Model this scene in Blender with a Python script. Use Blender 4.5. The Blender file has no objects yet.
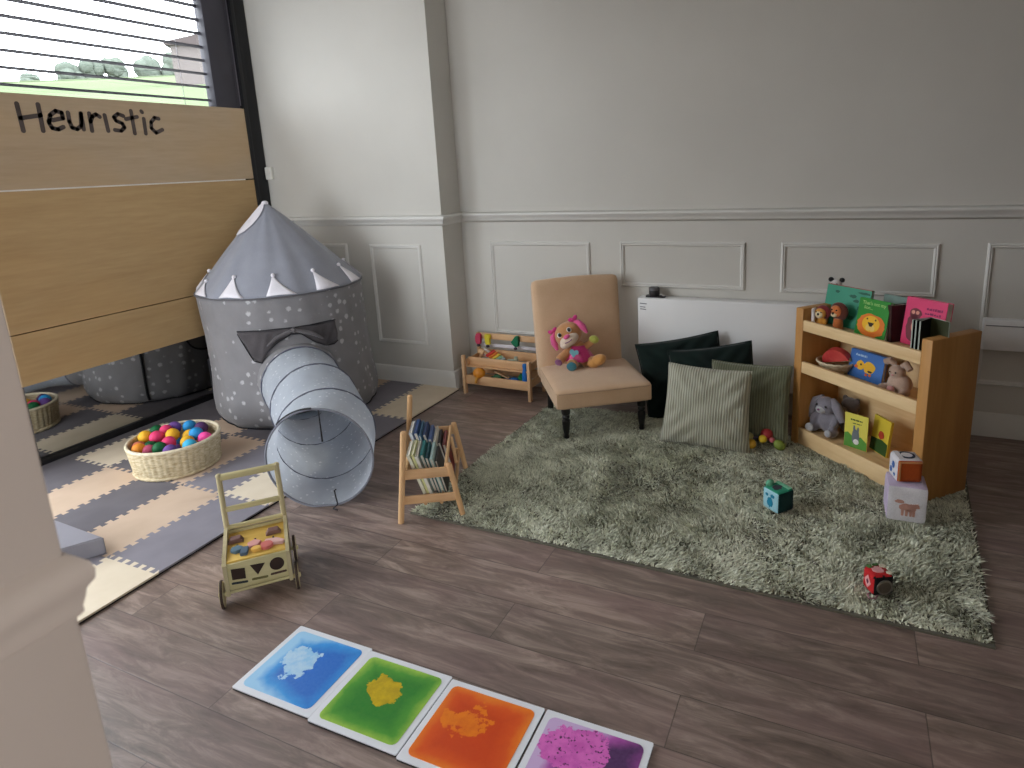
import bpy, bmesh, math, random
import numpy as np
from mathutils import Vector, Matrix, Euler
random.seed(7)
PI = math.pi
sc = bpy.context.scene
COL = sc.collection

# ------------------------------------------------------------------ helpers
def lin(c):
    c = c / 255.0
    return c / 12.92 if c <= 0.04045 else ((c + 0.055) / 1.055) ** 2.4
def S(r, g, b):
    return (lin(r), lin(g), lin(b), 1.0)

class NT:
    def __init__(self, name):
        self.m = bpy.data.materials.new(name)
        self.m.use_nodes = True
        self.nt = self.m.node_tree
        self.nt.nodes.clear()
        self.out = self.nt.nodes.new('ShaderNodeOutputMaterial')
    def n(self, typ, **kw):
        nd = self.nt.nodes.new(typ)
        for k, v in kw.items():
            if k == 'ins':
                for i, val in v.items():
                    self.put(nd.inputs[i], val)
            else:
                setattr(nd, k, v)
        return nd
    def put(self, sock, val):
        if isinstance(val, bpy.types.NodeSocket):
            self.nt.links.new(val, sock)
        else:
            sock.default_value = val
    def math(self, op, a, b=None, c=None, clamp=False):
        nd = self.nt.nodes.new('ShaderNodeMath'); nd.operation = op; nd.use_clamp = clamp
        self.put(nd.inputs[0], a)
        if b is not None: self.put(nd.inputs[1], b)
        if c is not None: self.put(nd.inputs[2], c)
        return nd.outputs[0]
    def mix(self, fac, a, b, mode='MIX'):
        nd = self.nt.nodes.new('ShaderNodeMix'); nd.data_type = 'RGBA'; nd.blend_type = mode
        self.put(nd.inputs[0], fac); self.put(nd.inputs[6], a); self.put(nd.inputs[7], b)
        return nd.outputs[2]
    def ramp(self, fac, stops, interp='LINEAR'):
        nd = self.nt.nodes.new('ShaderNodeValToRGB'); cr = nd.color_ramp; cr.interpolation = interp
        while len(cr.elements) < len(stops): cr.elements.new(0.5)
        for e, (p, c) in zip(cr.elements, stops):
            e.position = p; e.color = c if len(c) == 4 else (*c, 1)
        self.put(nd.inputs[0], fac)
        return nd.outputs[0]
    def coord(self, kind='Object', scale=(1, 1, 1), rot=(0, 0, 0), loc=(0, 0, 0)):
        tc = self.nt.nodes.new('ShaderNodeTexCoord')
        mp = self.nt.nodes.new('ShaderNodeMapping')
        mp.inputs[1].default_value = loc; mp.inputs[2].default_value = rot; mp.inputs[3].default_value = scale
        self.nt.links.new(tc.outputs[kind], mp.inputs[0])
        return mp.outputs[0]
    def noise(self, vec, scale, detail=3, rough=0.55, dist=0.0, out=0):
        nd = self.n('ShaderNodeTexNoise', ins={'Vector': vec, 'Scale': scale, 'Detail': detail, 'Roughness': rough, 'Distortion': dist})
        return nd.outputs[out]
    def bump(self, h, strength=0.3, dist=0.01):
        nd = self.n('ShaderNodeBump', ins={'Height': h, 'Strength': strength, 'Distance': dist})
        return nd.outputs[0]
    def bsdf(self, col, rough=0.6, normal=None, metal=0.0, spec=0.4, sheen=0.0, **kw):
        p = self.nt.nodes.new('ShaderNodeBsdfPrincipled')
        self.put(p.inputs['Base Color'], col); self.put(p.inputs['Roughness'], rough)
        self.put(p.inputs['Metallic'], metal); self.put(p.inputs['Specular IOR Level'], spec)
        p.inputs['Sheen Weight'].default_value = sheen
        if normal is not None: self.put(p.inputs['Normal'], normal)
        for k, v in kw.items(): self.put(p.inputs[k], v)
        self.nt.links.new(p.outputs[0], self.out.inputs[0])
        return self.m

def mat(name, c1, c2=None, rough=0.6, scale=12, stretch=(1, 1, 1), lo=0.35, hi=0.65, bump=0.0, bscale=None, bdist=0.004, spec=0.35, sheen=0.0, metal=0.0, detail=4):
    t = NT(name)
    v = t.coord('Object', stretch)
    f = t.noise(v, scale, detail)
    col = t.ramp(f, [(lo, c1), (hi, c2 if c2 else tuple(x * 0.88 for x in c1[:3]))])
    nrm = None
    if bump:
        h = f if bscale is None else t.noise(t.coord('Object', stretch), bscale, 3)
        nrm = t.bump(h, bump, bdist)
    return t.bsdf(col, rough, nrm, metal, spec, sheen)

def wood(name, c1, c2, axis='X', rough=0.5, scale=9.0, spec=0.3, fine=70):
    t = NT(name)
    st = {'X': (0.12, 1, 1), 'Y': (1, 0.12, 1), 'Z': (1, 1, 0.12)}[axis]
    v = t.coord('Object', st)
    a = t.noise(v, scale, 5, 0.6, 0.6)
    b = t.noise(v, fine, 3, 0.6)
    f = t.math('ADD', t.math('MULTIPLY', a, 0.7), t.math('MULTIPLY', b, 0.3))
    col = t.ramp(f, [(0.36, c2), (0.62, c1)])
    return t.bsdf(col, rough, t.bump(b, 0.12, 0.002), 0, spec)

def fabric(name, c1, c2=None, weave=380, rough=0.9, bump=0.25, spec=0.1, sheen=0.25, scale=14):
    t = NT(name)
    v = t.coord('Object')
    a = t.noise(v, scale, 3)
    w = t.noise(v, weave, 1)
    col = t.ramp(t.math('ADD', t.math('MULTIPLY', a, 0.55), t.math('MULTIPLY', w, 0.45)), [(0.36, c1), (0.64, c2 if c2 else tuple(x * 0.8 for x in c1[:3]))])
    return t.bsdf(col, rough, t.bump(w, bump, 0.002), 0, spec, sheen)

# mesh building ------------------------------------------------------
def BM(): return bmesh.new()
def I(): return Matrix.Identity(4)
def TR(loc=(0, 0, 0), rot=(0, 0, 0)):
    return Matrix.Translation(loc) @ Euler(rot).to_matrix().to_4x4()

def box(bm, c, s, M=None, bev=0.0, seg=2, mi=0):
    r = bmesh.ops.create_cube(bm, size=1.0)
    vs = r['verts']
    for v in vs: v.co = Vector((v.co.x * s[0] + c[0], v.co.y * s[1] + c[1], v.co.z * s[2] + c[2]))
    fs = set(f for v in vs for f in v.link_faces)
    for f in fs: f.material_index = mi
    if bev > 0:
        es = list(set(e for v in vs for e in v.link_edges))
        rb = bmesh.ops.bevel(bm, geom=es, offset=min(bev, min(s) * 0.49), segments=seg, profile=0.5, affect='EDGES')
        nf = set(rb['faces'])
        for f in nf: f.material_index = mi
        vs = list(set([v for v in vs if v.is_valid] + [v for f in nf for v in f.verts]))
        stack = list(vs)
    if M is not None:
        for v in set(vs): v.co = M @ v.co
    return vs

def frames(pts, closed=False):
    P = [Vector(p) for p in pts]; n = len(P); T = []
    for i in range(n):
        a = P[i - 1] if (i > 0 or closed) else P[i]
        b = P[(i + 1) % n] if (i < n - 1 or closed) else P[i]
        T.append((b - a).normalized())
    ref = Vector((0, 0, 1)) if abs(T[0].z) < 0.9 else Vector((1, 0, 0))
    N = [(ref - T[0] * ref.dot(T[0])).normalized()]
    for i in range(1, n):
        v = N[-1] - T[i] * N[-1].dot(T[i])
        N.append(v.normalized() if v.length > 1e-6 else N[-1])
    return P, T, N

def tube(bm, pts, r, seg=10, closed=False, mi=0, cap=True, sx=1.0):
    P, T, N = frames(pts, closed)
    rings = []
    for i, p in enumerate(P):
        rr = r[i] if hasattr(r, '__len__') else r
        B = T[i].cross(N[i])
        rings.append([bm.verts.new(p + (N[i] * math.cos(2 * PI * k / seg) * sx + B * math.sin(2 * PI * k / seg)) * rr) for k in range(seg)])
    m = len(P)
    for i in range(m if closed else m - 1):
        a, b = rings[i], rings[(i + 1) % m]
        for k in range(seg):
            f = bm.faces.new((a[k], a[(k + 1) % seg], b[(k + 1) % seg], b[k])); f.material_index = mi
    if cap and not closed:
        f = bm.faces.new(rings[0][::-1]); f.material_index = mi
        f = bm.faces.new(rings[-1]); f.material_index = mi
    return rings

def cyl(bm, p0, p1, r0, r1=None, seg=16, mi=0):
    return tube(bm, [p0, p1], [r0, r0 if r1 is None else r1], seg, mi=mi)

def lathe(bm, prof, seg=24, M=None, mi=0, sx=1.0, sy=1.0):
    rings = []
    for r, z in prof:
        ring = []
        for k in range(seg):
            a = 2 * PI * k / seg
            p = Vector((r * math.cos(a) * sx, r * math.sin(a) * sy, z))
            ring.append(bm.verts.new(M @ p if M is not None else p))
        rings.append(ring)
    for a, b in zip(rings, rings[1:]):
        for k in range(seg):
            f = bm.faces.new((a[k], a[(k + 1) % seg], b[(k + 1) % seg], b[k])); f.material_index = mi
    if prof[0][0] > 1e-5: bm.faces.new(rings[0][::-1]).material_index = mi
    if prof[-1][0] > 1e-5: bm.faces.new(rings[-1]).material_index = mi

def ell(bm, c, rad, rot=(0, 0, 0), seg=16, mi=0):
    if not hasattr(rad, '__len__'): rad = (rad,) * 3
    M = TR(c, rot) @ Matrix.Diagonal((*rad, 1))
    r = bmesh.ops.create_uvsphere(bm, u_segments=seg, v_segments=max(6, seg * 2 // 3), radius=1.0, matrix=M)
    for f in set(f for v in r['verts'] for f in v.link_faces): f.material_index = mi

def prism(bm, out, z0, z1, M=None, mi=0):
    M = M or I()
    a = [bm.verts.new(M @ Vector((x, y, z0))) for x, y in out]
    b = [bm.verts.new(M @ Vector((x, y, z1))) for x, y in out]
    n = len(out)
    fs = [bm.faces.new(a[::-1]), bm.faces.new(b)]
    for i in range(n): fs.append(bm.faces.new((a[i], a[(i + 1) % n], b[(i + 1) % n], b[i])))
    for f in fs: f.material_index = mi

def rrect(w, h, r, seg=5, cx=0, cy=0):
    o = []
    for sx, sy, a0 in ((1, 1, 0), (-1, 1, 90), (-1, -1, 180), (1, -1, 270)):
        for k in range(seg + 1):
            a = math.radians(a0 + 90 * k / seg)
            o.append((cx + sx * (w / 2 - r) + r * math.cos(a), cy + sy * (h / 2 - r) + r * math.sin(a)))
    return o

def disc(r, n=20, cx=0, cy=0, ry=None):
    ry = ry or r
    return [(cx + r * math.cos(2 * PI * k / n), cy + ry * math.sin(2 * PI * k / n)) for k in range(n)]

def ribbon(bm, pts, w, z0, z1, M=None, mi=0):
    """a brush stroke of width w laid on the local XY plane, with round ends"""
    for (a, b) in zip(pts, pts[1:]):
        a = Vector(a); b = Vector(b); d = (b - a)
        ang = math.atan2(d.y, d.x)
        o = []
        for k in range(9): o.append((b.x + w / 2 * math.cos(ang - PI / 2 + PI * k / 8), b.y + w / 2 * math.sin(ang - PI / 2 + PI * k / 8)))
        for k in range(9): o.append((a.x + w / 2 * math.cos(ang + PI / 2 + PI * k / 8), a.y + w / 2 * math.sin(ang + PI / 2 + PI * k / 8)))
        prism(bm, o, z0, z1, M, mi)

def obj(name, bm, m, parent=None, loc=(0, 0, 0), rot=(0, 0, 0), smooth=True, ang=38, recalc=True):
    if recalc: bmesh.ops.recalc_face_normals(bm, faces=bm.faces)
    me = bpy.data.meshes.new(name)
    bm.to_mesh(me); bm.free()
    for mm in (m if isinstance(m, (list, tuple)) else [m]): me.materials.append(mm)
    if smooth:
        me.polygons.foreach_set('use_smooth', [True] * len(me.polygons))
        me.set_sharp_from_angle(angle=math.radians(ang))
    o = bpy.data.objects.new(name, me)
    COL.objects.link(o)
    o.location = loc; o.rotation_euler = rot
    if parent is not None: o.parent = parent
    return o

def tag(o, label, cat, group=None, kind=None):
    o['label'] = label; o['category'] = cat
    if group: o['group'] = group
    if kind: o['kind'] = kind
    return o
def thing(name, label, cat, loc=(0, 0, 0), rotz=0.0, group=None, rot=None):
    o = bpy.data.objects.new(name, None); COL.objects.link(o)
    o.empty_display_size = 0.05
    o.location = loc; o.rotation_euler = rot if rot is not None else (0, 0, rotz)
    return tag(o, label, cat, group)
def struct(name, bm, m, parent=None, **kw):
    o = obj(name, bm, m, parent, **kw); o['kind'] = 'structure'
    return o
def blobmesh(o, voxel=0.006, smooth=6):
    r = o.modifiers.new('union', 'REMESH'); r.mode = 'VOXEL'; r.voxel_size = voxel; r.use_smooth_shade = True
    s = o.modifiers.new('soften', 'SMOOTH'); s.iterations = smooth; s.factor = 0.5
    return o

# ------------------------------------------------------------------ camera
R = Matrix(((0.9089, -0.0525, 0.4137), (0.4145, 0.2217, -0.8826), (-0.0453, 0.9737, 0.2233)))
cd = bpy.data.cameras.new('camera'); cam = bpy.data.objects.new('camera', cd); COL.objects.link(cam)
cam.matrix_world = Matrix.Translation((0, 0, 1.42)) @ R.to_quaternion().to_matrix().to_4x4()
cd.sensor_fit = 'HORIZONTAL'; cd.sensor_width = 36.0
cd.lens = 645.245 / 1024 * 36.0
cd.shift_x = -32.66 / 1024; cd.shift_y = -71.73 / 1024
cd.clip_start = 0.02; cd.clip_end = 400
cd.dof.use_dof = True; cd.dof.focus_distance = 3.1; cd.dof.aperture_fstop = 7.0
sc.camera = cam
vs = sc.view_settings
vs.view_transform = 'Standard'; vs.look = 'None'; vs.gamma = 1.0; vs.use_curve_mapping = False
vs.exposure = 0.0
try:
    sc.cycles.use_denoising = True
    sc.cycles.max_bounces = 12; sc.cycles.diffuse_bounces = 7; sc.cycles.glossy_bounces = 5
    sc.cycles.transparent_max_bounces = 12
except Exception: pass

# ------------------------------------------------------------------ light: overcast daylight through the windows
w = bpy.data.worlds.new('sky'); sc.world = w; w.use_nodes = True
nt = w.node_tree; bg = nt.nodes['Background']
bg.inputs[0].default_value = (0.88, 0.94, 1.0, 1); bg.inputs[1].default_value = 9.2
def portal(name, loc, rot, sx, sy):
    l = bpy.data.lights.new(name, 'AREA'); l.shape = 'RECTANGLE'; l.size = sx; l.size_y = sy
    l.cycles.is_portal = True
    o = bpy.data.objects.new(name, l); COL.objects.link(o); o.location = loc; o.rotation_euler = rot

# ------------------------------------------------------------------ the room
XW, YA, YB, XA = -3.745, 3.41, 3.63, -2.276
XR, YF, HC = 3.1, -2.7, 2.95

m_wall = mat('wall_paint', S(200, 197, 190), S(196, 193, 186), rough=0.62, scale=2.0, spec=0.25)
m_right = mat('brown_wall_paint', S(138, 127, 117), S(132, 121, 111), rough=0.7, scale=2.0, spec=0.2)
m_far = mat('taupe_wall_paint', S(222, 213, 200), S(216, 207, 194), rough=0.7, scale=2.0, spec=0.2)
m_trim = mat('trim_paint', S(212, 210, 205), S(208, 206, 201), rough=0.45, scale=3.0, spec=0.35)
m_near = mat('pillar_paint', S(184, 168, 156), S(180, 164, 152), rough=0.6, scale=2.0, spec=0.25)
m_black = mat('black_frame', S(24, 24, 27), S(18, 18, 20), rough=0.35, scale=4)
m_post = mat('grey_frame', S(70, 68, 76), S(62, 60, 68), rough=0.5, scale=4)
m_ceil = mat('ceiling_paint', S(232, 231, 227), S(228, 227, 223), rough=0.8, scale=2)

# laminate floor: planks along X, 0.175 wide, 1.187 long, half bond
t = NT('laminate_floor')
g = t.n('ShaderNodeTexCoord').outputs['Object']
sep = t.n('ShaderNodeSeparateXYZ', ins={0: g})
PX, PY = sep.outputs[0], sep.outputs[1]
ry = t.math('DIVIDE', t.math('SUBTRACT', PY, 0.944), 0.175)
row = t.math('FLOOR', ry); fy = t.math('FRACT', ry)
odd = t.math('MULTIPLY', t.math('PINGPONG', row, 1.0), 0.5)
rx = t.math('ADD', t.math('DIVIDE', t.math('ADD', PX, 1.522), 1.187), odd)
colm = t.math('FLOOR', rx); fx = t.math('FRACT', rx)
cmb = t.n('ShaderNodeCombineXYZ', ins={0: colm, 1: row, 2: 0.0})
wn = t.n('ShaderNodeTexWhiteNoise', noise_dimensions='3D', ins={'Vector': cmb.outputs[0]})
rnd = wn.outputs['Value']
cm2 = t.n('ShaderNodeCombineXYZ', ins={0: t.math('ADD', t.math('MULTIPLY', PX, 1.5), t.math('MULTIPLY', rnd, 31.0)), 1: t.math('MULTIPLY', PY, 9.0), 2: t.math('MULTIPLY', rnd, 17.0)})
grain = t.noise(cm2.outputs[0], 2.6, 8, 0.7, 0.8)
cm3 = t.n('ShaderNodeCombineXYZ', ins={0: t.math('MULTIPLY', PX, 5.0), 1: t.math('MULTIPLY', PY, 90.0), 2: t.math('MULTIPLY', rnd, 9.0)})
fine = t.noise(cm3.outputs[0], 1.6, 3, 0.6)
tint = t.noise(t.n('ShaderNodeCombineXYZ', ins={0: t.math('ADD', PX, t.math('MULTIPLY', rnd, 7.0)), 1: t.math('MULTIPLY', PY, 3.0), 2: rnd}).outputs[0], 1.7, 2)
base = t.ramp(grain, [(0.28, S(78, 62, 54)), (0.5, S(130, 111, 101)), (0.72, S(184, 163, 150))])
base = t.mix(t.math('MULTIPLY', fine, 0.35), base, S(92, 77, 70))
base = t.mix(t.ramp(tint, [(0.42, (0, 0, 0)), (0.7, (0.4, 0.4, 0.4))]), base, S(134, 104, 104))
val = t.math('ADD', 0.80, t.math('MULTIPLY', rnd, 0.36))
hsv = t.n('ShaderNodeHueSaturation', ins={'Color': base, 'Value': val})
dy = t.math('MINIMUM', fy, t.math('SUBTRACT', 1.0, fy)); dx = t.math('MINIMUM', fx, t.math('SUBTRACT', 1.0, fx))
seam = t.math('MINIMUM', t.math('MULTIPLY', dy, 0.175), t.math('MULTIPLY', dx, 1.187))
sm = t.ramp(t.math('MULTIPLY', seam, 100.0), [(0.04, (0.25, 0.25, 0.25)), (0.2, (1, 1, 1))])
colr = t.mix(sm, S(44, 35, 32), hsv.outputs[0])
hgt = t.math('ADD', t.math('MULTIPLY', fine, 0.25), sm)
m_floor = t.bsdf(colr, t.math('ADD', 0.36, t.math('MULTIPLY', fine, 0.16)), t.bump(hgt, 0.2, 0.002), 0, 0.9)

bm = BM(); box(bm, ((XW + XR) / 2 - 0.1, (YF + YB) / 2 + 0.1, -0.05), (XR - XW + 0.6, YB - YF + 0.5, 0.1)); struct('floor', bm, m_floor, smooth=False)
bm = BM(); box(bm, ((XW + XR) / 2 - 0.1, (YF + YB) / 2 + 0.1, HC + 0.05), (XR - XW + 0.6, YB - YF + 0.5, 0.1)); struct('ceiling', bm, m_ceil, smooth=False)
bm = BM(); box(bm, ((XA + XR) / 2, YB + 0.08, HC / 2), (XR - XA + 0.2, 0.16, HC)); struct('wall_back', bm, m_wall, smooth=False)
bm = BM(); box(bm, ((XW - 0.2 + XA) / 2, YA + 0.19, HC / 2), (XA - XW + 0.2, 0.38, HC)); struct('wall_alcove', bm, m_wall, smooth=False)
RI = (-2.55, -0.95, 0.10, 2.75)   # unseen window behind the camera, invented to fill the left side with light
bm = BM(); xr_ = XR + 0.08
box(bm, (xr_, (YF - 0.15 + RI[0]) / 2, HC / 2), (0.16, RI[0] - YF + 0.15, HC)); box(bm, (xr_, (RI[1] + YB + 0.15) / 2, HC / 2), (0.16, YB + 0.15 - RI[1], HC))
box(bm, (xr_, (RI[0] + RI[1]) / 2, RI[2] / 2), (0.16, RI[1] - RI[0], RI[2])); box(bm, (xr_, (RI[0] + RI[1]) / 2, (HC + RI[3]) / 2), (0.16, RI[1] - RI[0], HC - RI[3]))
struct('wall_right', bm, m_right, smooth=False)
bm = BM(); box(bm, ((XR + 1.0) / 2, 0.50, HC / 2), (XR - 1.0, 0.12, HC)); struct('wall_light_block', bm, m_right, smooth=False)  # unseen partition, added to keep that window's light off chair and back wall
RO = (-3.6, -2.0, 0.10, 2.7)   # unseen glazed opening behind the camera, added to light the alcove side
bm = BM()
box(bm, ((XW - 0.2 + RO[0]) / 2, YF - 0.08, HC / 2), (RO[0] - XW + 0.2, 0.16, HC)); box(bm, ((RO[1] + XR) / 2, YF - 0.08, HC / 2), (XR - RO[1], 0.16, HC))
box(bm, ((RO[0] + RO[1]) / 2, YF - 0.08, RO[2] / 2), (RO[1] - RO[0], 0.16, RO[2])); box(bm, ((RO[0] + RO[1]) / 2, YF - 0.08, (HC + RO[3]) / 2), (RO[1] - RO[0], 0.16, HC - RO[3]))
struct('wall_rear', bm, m_far, smooth=False)
# window wall: opening A in the photograph above the boards, opening B unseen, invented for the daylight from the left
OA = (1.60, 3.22, 1.87, 2.60); OB = (-0.7, 1.48, 0.12, 2.84)
bm = BM(); xc, tx = XW - 0.08, 0.16
def wseg(y0, y1, z0, z1): box(bm, (xc, (y0 + y1) / 2, (z0 + z1) / 2), (tx, y1 - y0, z1 - z0))
wseg(YF, OB[0], 0, HC); wseg(OB[0], OB[1], 0, OB[2]); wseg(OB[0], OB[1], OB[3], HC); wseg(OB[1], OA[0], 0, HC)
wseg(OA[0], OA[1], 0, OA[2]); wseg(OA[0], OA[1], OA[3], HC); wseg(OA[1], YA, 0, HC)
struct('wall_left', bm, m_wall, smooth=False)
portal('daylight_portal_a', (XW - 0.17, (OA[0] + OA[1]) / 2, (OA[2] + OA[3]) / 2), (0, -PI / 2, 0), OA[3] - OA[2], OA[1] - OA[0])
portal('daylight_portal_b', (XW - 0.17, (OB[0] + OB[1]) / 2, (OB[2] + OB[3]) / 2), (0, -PI / 2, 0), OB[3] - OB[2], OB[1] - OB[0])

portal('daylight_portal_c', ((RO[0] + RO[1]) / 2, YF - 0.17, (RO[2] + RO[3]) / 2), (PI / 2, 0, 0), RO[1] - RO[0], RO[3] - RO[2])
portal('daylight_portal_d', (XR + 0.17, (RI[0] + RI[1]) / 2, (RI[2] + RI[3]) / 2), (0, PI / 2, 0), RI[3] - RI[2], RI[1] - RI[0])
t = NT('window_glass')
tr = t.n('ShaderNodeBsdfTransparent'); gl = t.n('ShaderNodeBsdfGlossy', ins={'Roughness': 0.02})
mx = t.n('ShaderNodeMixShader', ins={0: 0.06}); t.nt.links.new(tr.outputs[0], mx.inputs[1]); t.nt.links.new(gl.outputs[0], mx.inputs[2]); t.nt.links.new(mx.outputs[0], t.out.inputs[0])
m_glass = t.m

def window(name, o, mull, frame_m):
    y0, y1, z0, z1 = o; f = 0.05
    b = BM()
    for (c, s) in (((y0 + f / 2, (z0 + z1) / 2), (f, z1 - z0)), ((y1 - f / 2, (z0 + z1) / 2), (f, z1 - z0)), (((y0 + y1) / 2, z0 + f / 2), (y1 - y0, f)), (((y0 + y1) / 2, z1 - f / 2), (y1 - y0, f))):
        box(b, (XW - 0.11, c[0], c[1]), (0.06, s[0], s[1]), bev=0.004)
    for my in mull: box(b, (XW - 0.11, my, (z0 + z1) / 2), (0.06, f, z1 - z0), bev=0.004)
    win = struct(name, b, frame_m)
    b = BM(); box(b, (XW - 0.115, (y0 + y1) / 2, (z0 + z1) / 2), (0.006, y1 - y0 - 0.06, z1 - z0 - 0.06)); struct('window_pane', b, m_glass, win, smooth=False)
window('window_1', (OA[0], OA[1], OA[2] - 0.03, OA[3]), (), m_post)
window('window_unseen', OB, (0.4,), m_post)

# dark grey mullion and black corner frame of the shop window
bm = BM(); box(bm, (XW + 0.012, 3.168, 2.40), (0.05, 0.165, 1.09), bev=0.004); box(bm, (XW + 0.02, 3.262, 2.40), (0.03, 0.02, 1.09)); struct('trim_1', bm, m_post)
bm = BM(); box(bm, (XW + 0.024, 3.345, HC / 2), (0.05, 0.125, HC - 0.004), bev=0.005); box(bm, (XW + 0.052, 3.30, HC / 2), (0.012, 0.03, HC - 0.01), bev=0.003); struct('trim_2', bm, m_black)
bm = BM(); box(bm, (XW + 0.016, 3.281, 2.42), (0.036, 0.012, 1.05)); struct('trim_3', bm, mat('grey_gasket', S(128, 124, 134), S(110, 106, 116), rough=0.5, scale=5), smooth=False)

# open slat blind in the window
m_slat = mat('dark_slat', S(62, 60, 72), S(52, 50, 62), rough=0.5, scale=3)
bl = thing('window_blind', 'open horizontal slat blind across the window above the boards', 'blind', (XW - 0.035, 2.37, 1.9))
bm = BM()
for k in range(9):
    z = 0.022 + k * 0.081
    box(bm, (0, 0, z), (0.042, 1.52, 0.004), M=TR((0, 0, z), (0, math.radians(-7), math.radians(0))) @ Matrix.Translation((0, 0, -z)))
obj('slats', bm, m_slat, bl)
m_cord = mat('pale_cord', S(196, 196, 200), rough=0.8)
for y in (-0.55, 0.55):
    bm = BM(); tube(bm, [(0.0, y, -0.02), (0.0, y, 0.69)], 0.0016, 6); obj('cord', bm, m_cord, bl)

# ---- dado rails, skirting, panel mouldings
DADO = [(0, 0.0), (0.03, -0.003), (0.037, -0.011), (0.036, -0.022), (0.026, -0.030), (0.019, -0.040), (0.013, -0.050), (0.012, -0.058), (0.0, -0.066)]
SKIRT = [(0, 0), (0.018, 0), (0.018, -0.0), (0.018, 0.082), (0.014, 0.09), (0.012, 0.104), (0.007, 0.112), (0.004, 0.12), (0, 0.122)]
def sweep(bm, prof, path, z):
    """extrude a wall profile along a plan polyline; the profile points out to the right-hand side of the path"""
    P = [Vector((x, y)) for x, y in path]; n = len(P); rings = []
    for i in range(n):
        d0 = (P[i] - P[i - 1]).normalized() if i > 0 else None
        d1 = (P[i + 1] - P[i]).normalized() if i < n - 1 else None
        if d0 is None: d0 = d1
        if d1 is None: d1 = d0
        n0 = Vector((d0.y, -d0.x)); n1 = Vector((d1.y, -d1.x))
        m = (n0 + n1); m = m / m.length_squared * 2
        rings.append([bm.verts.new((P[i].x + m.x * a, P[i].y + m.y * a, z + b)) for a, b in prof])
    for a, b in zip(rings, rings[1:]):
        for k in range(len(prof) - 1): bm.faces.new((a[k], a[k + 1], b[k + 1], b[k]))
    bm.faces.new(rings[0]); bm.faces.new(rings[-1][::-1])
path_back = [(XW + 0.08, YA), (XA, YA), (XA, YB), (XR, YB)]
bm = BM(); sweep(bm, DADO, path_back, 1.141); struct('trim_4', bm, m_trim, ang=50)
bm = BM(); sweep(bm, SKIRT, path_back, 0.0); struct('baseboard_back', bm, m_trim, ang=50)
PM = [(0.0, 0), (0.004, 0.009), (0.010, 0.013), (0.014, 0.008), (0.019, 0.010), (0.024, 0.006), (0.027, 0)]
def panel(n, x0, x1, z0, z1, y):
    bm = BM(); rings = []
    for (cx, cz, sx, sz) in ((x0, z0, 1, 1), (x1, z0, -1, 1), (x1, z1, -1, -1), (x0, z1, 1, -1)):
        rings.append([bm.verts.new((cx + sx * a, y - d, cz + sz * a)) for a, d in PM])
    for i in range(4):
        a, b = rings[i], rings[(i + 1) % 4]
        for k in range(len(PM) - 1): bm.faces.new((a[k], a[k + 1], b[k + 1], b[k]))
    struct('trim_%d' % n, bm, m_trim, ang=25)
panel(5, -3.50, -3.05, 0.286, 0.958, YA)
panel(6, -2.862, -2.450, 0.284, 0.955, YA)
panel(7, -2.068, -1.378, 0.342, 0.953, YB)
panel(8, -1.190, -0.476, 0.689, 0.959, YB)
panel(9, -0.294, 0.434, 0.689, 0.960, YB)
panel(10, 0.626, 1.36, 0.262, 0.965, YB)
panel(11, 1.56, 2.6, 0.262, 0.965, YB)

# near pillar on the edge of the picture, with its own dado
PXE, PYE = -0.538, 0.247
bm = BM(); box(bm, (PXE - 0.25, PYE - 0.42, HC / 2), (0.5, 0.84, HC), bev=0.004); box(bm, (PXE - 1.05, PYE - 0.15, HC / 2), (1.3, 0.29, HC)); struct('wall_near', bm, m_near, smooth=True)  # second box is unseen, added to block the rear opening's light
bm = BM(); sweep(bm, [(0, 0), (0.006, -0.005), (0.0105, -0.010), (0.0125, -0.017), (0.0115, -0.025), (0.0065, -0.032), (0.005, -0.040), (0.003, -0.046), (0.003, -0.052), (0, -0.055)], [(PXE, PYE - 0.84), (PXE, PYE), (PXE - 0.5, PYE)], 1.141); struct('trim_12', bm, m_near, ang=50)

# ------------------------------------------------------------------ outdoors beyond the window
m_grass = mat('pale_meadow', S(100, 110, 86), S(92, 103, 78), rough=1.0, scale=0.12, spec=0.0)
bm = BM()
hill = [(18, 2.6), (21, 3.9), (30, 5.3), (45, 7.5), (58, 9.4), (74, 10.4), (90, 9.0)]
NA = 40; rings = []
for i in range(NA + 1):
    az = math.radians(-10 + 85 * i / NA)
    k = 0.86 + 0.14 * min(1.0, max(0.0, (math.degrees(az) - 22) / 18))
    rings.append([bm.verts.new((-d * math.cos(az), d * math.sin(az), z * k)) for d, z in hill])
for a, b in zip(rings, rings[1:]):
    for j in range(len(hill) - 1): bm.faces.new((a[j], a[j + 1], b[j + 1], b[j]))
struct('hill', bm, m_grass, ang=80)
bm = BM(); box(bm, (-60, 20, -0.6), (112, 160, 0.2)); struct('ground', bm, mat('grey_paving', S(120, 118, 116), S(108, 106, 104), rough=0.9, scale=0.8), smooth=False)
m_road = mat('pale_road', S(92, 94, 98), S(88, 90, 94), rough=0.9, scale=0.3, spec=0.1)
bm = BM(); rr = []
for i in range(21):
    az = math.radians(20 + 22 * i / 20); d = 50 + 3.0 * i / 20
    rr.append([bm.verts.new((-(d + o) * math.cos(az), (d + o) * math.sin(az), (8.18 + 0.6 * i / 20 + o * 0.13) * (0.86 + 0.14 * min(1, max(0, (math.degrees(az) - 22) / 18))) + 0.35)) for o in (0, 2.4)])
for a, b in zip(rr, rr[1:]): bm.faces.new((a[0], a[1], b[1], b[0]))
struct('road', bm, m_road)
m_tree = mat('far_foliage', S(98, 105, 97), S(86, 93, 85), rough=1.0, scale=1.2, spec=0.0, bump=0.6, bscale=2.0, bdist=0.3)
m_trunk = mat('bark', S(62, 58, 54), rough=0.9)
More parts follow.
